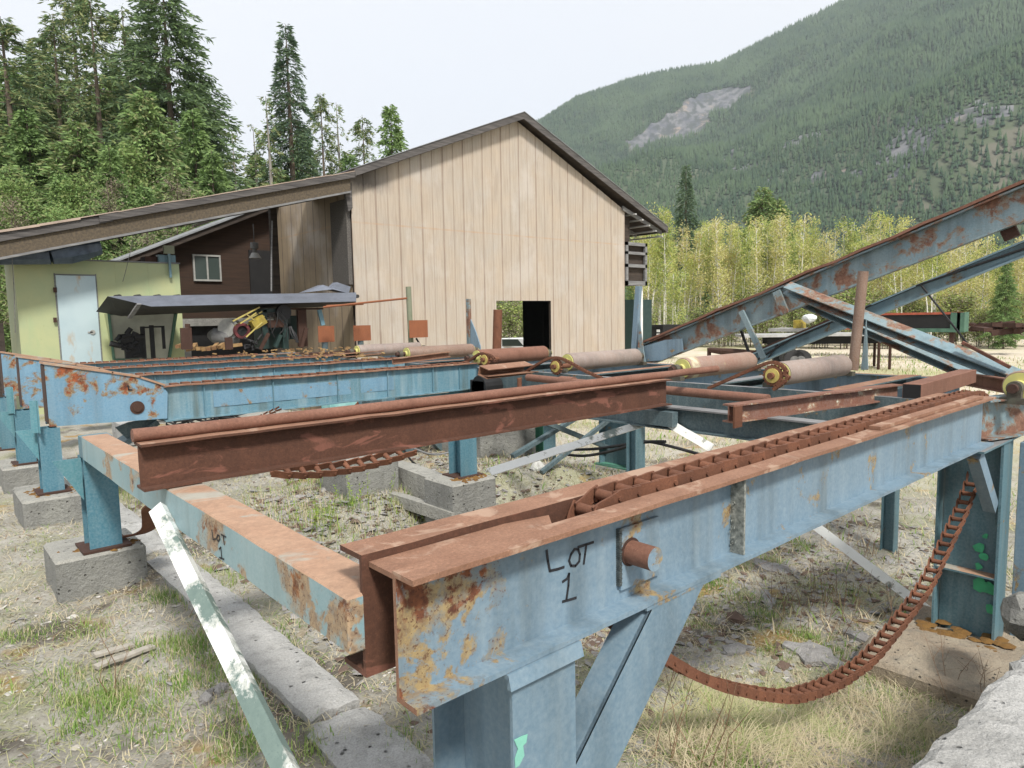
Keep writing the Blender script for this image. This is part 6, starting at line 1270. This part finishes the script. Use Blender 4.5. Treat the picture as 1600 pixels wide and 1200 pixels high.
# ================================================================== LIGHT, SKY, AIR
SUN_EL, SUN_AZ = R(50), R(200)   # azimuth of the sun measured from +Y towards +X
w = bpy.data.worlds.new('World'); S.world = w; w.use_nodes = True; nt = w.node_tree; nt.nodes.clear()
out = nt.nodes.new('ShaderNodeOutputWorld'); bg = nt.nodes.new('ShaderNodeBackground'); sk = nt.nodes.new('ShaderNodeTexSky'); sk.sky_type = 'NISHITA'; sk.sun_disc = False; sk.sun_elevation = SUN_EL; sk.sun_rotation = SUN_AZ
bg.inputs[1].default_value = .10; bg2 = nt.nodes.new('ShaderNodeBackground'); tc = nt.nodes.new('ShaderNodeTexCoord'); no = nt.nodes.new('ShaderNodeTexNoise'); no.inputs['Scale'].default_value = 2.2; no.inputs['Detail'].default_value = 6
mp_ = nt.nodes.new('ShaderNodeMapping'); mp_.inputs['Scale'].default_value = (1, 1, 2.5); nt.links.new(tc.outputs['Generated'], mp_.inputs[0]); nt.links.new(mp_.outputs[0], no.inputs['Vector'])
cr_ = nt.nodes.new('ShaderNodeValToRGB'); cr_.color_ramp.elements[0].position = .35; cr_.color_ramp.elements[0].color = (.97, .98, 1, 1); cr_.color_ramp.elements[1].position = .62; cr_.color_ramp.elements[1].color = (1, 1, 1, 1)
nt.links.new(no.outputs['Fac'], cr_.inputs[0]); nt.links.new(cr_.outputs[0], bg2.inputs[0]); bg2.inputs[1].default_value = .70
mx = nt.nodes.new('ShaderNodeMixShader'); mx.inputs[0].default_value = .88; nt.links.new(sk.outputs[0], bg.inputs[0]); nt.links.new(bg.outputs[0], mx.inputs[1]); nt.links.new(bg2.outputs[0], mx.inputs[2]); nt.links.new(mx.outputs[0], out.inputs[0])
sl = bpy.data.lights.new('sun', 'SUN'); sl.energy = 3.7; sl.angle = R(9); sl.color = (1, .955, .88); so = bpy.data.objects.new('sun', sl); COL.objects.link(so)
sdv = Vector((math.sin(SUN_AZ)*math.cos(SUN_EL), math.cos(SUN_AZ)*math.cos(SUN_EL), math.sin(SUN_EL))); so.rotation_euler = sdv.to_track_quat('Z', 'Y').to_euler(); so.location = (0, 0, 30)
HAZE = True
if HAZE:
    m = MB(); m.box((-1600, -1600, -3), (4700, 4700, 1900)); n = NT('haze_air'); n.t.nodes.remove(n.b); pv = n.n('ShaderNodeVolumePrincipled'); pv.inputs['Color'].default_value = (.80, .88, 1, 1); pv.inputs['Density'].default_value = .00013; pv.inputs['Anisotropy'].default_value = 0; n.l(pv.outputs[0], n.out.inputs['Volume'])
    hz = m.build('haze', 'haze_air'); tag(hz, kind='stuff')
S.view_settings.view_transform = 'Standard'; S.view_settings.look = 'None'; S.view_settings.exposure = .76; S.view_settings.gamma = 1; S.view_settings.use_curve_mapping = False
S.cycles.max_bounces = 4; S.cycles.volume_bounces = 0; S.cycles.use_denoising = True
for o in bpy.data.objects:
    if '_o' in o: del o['_o']
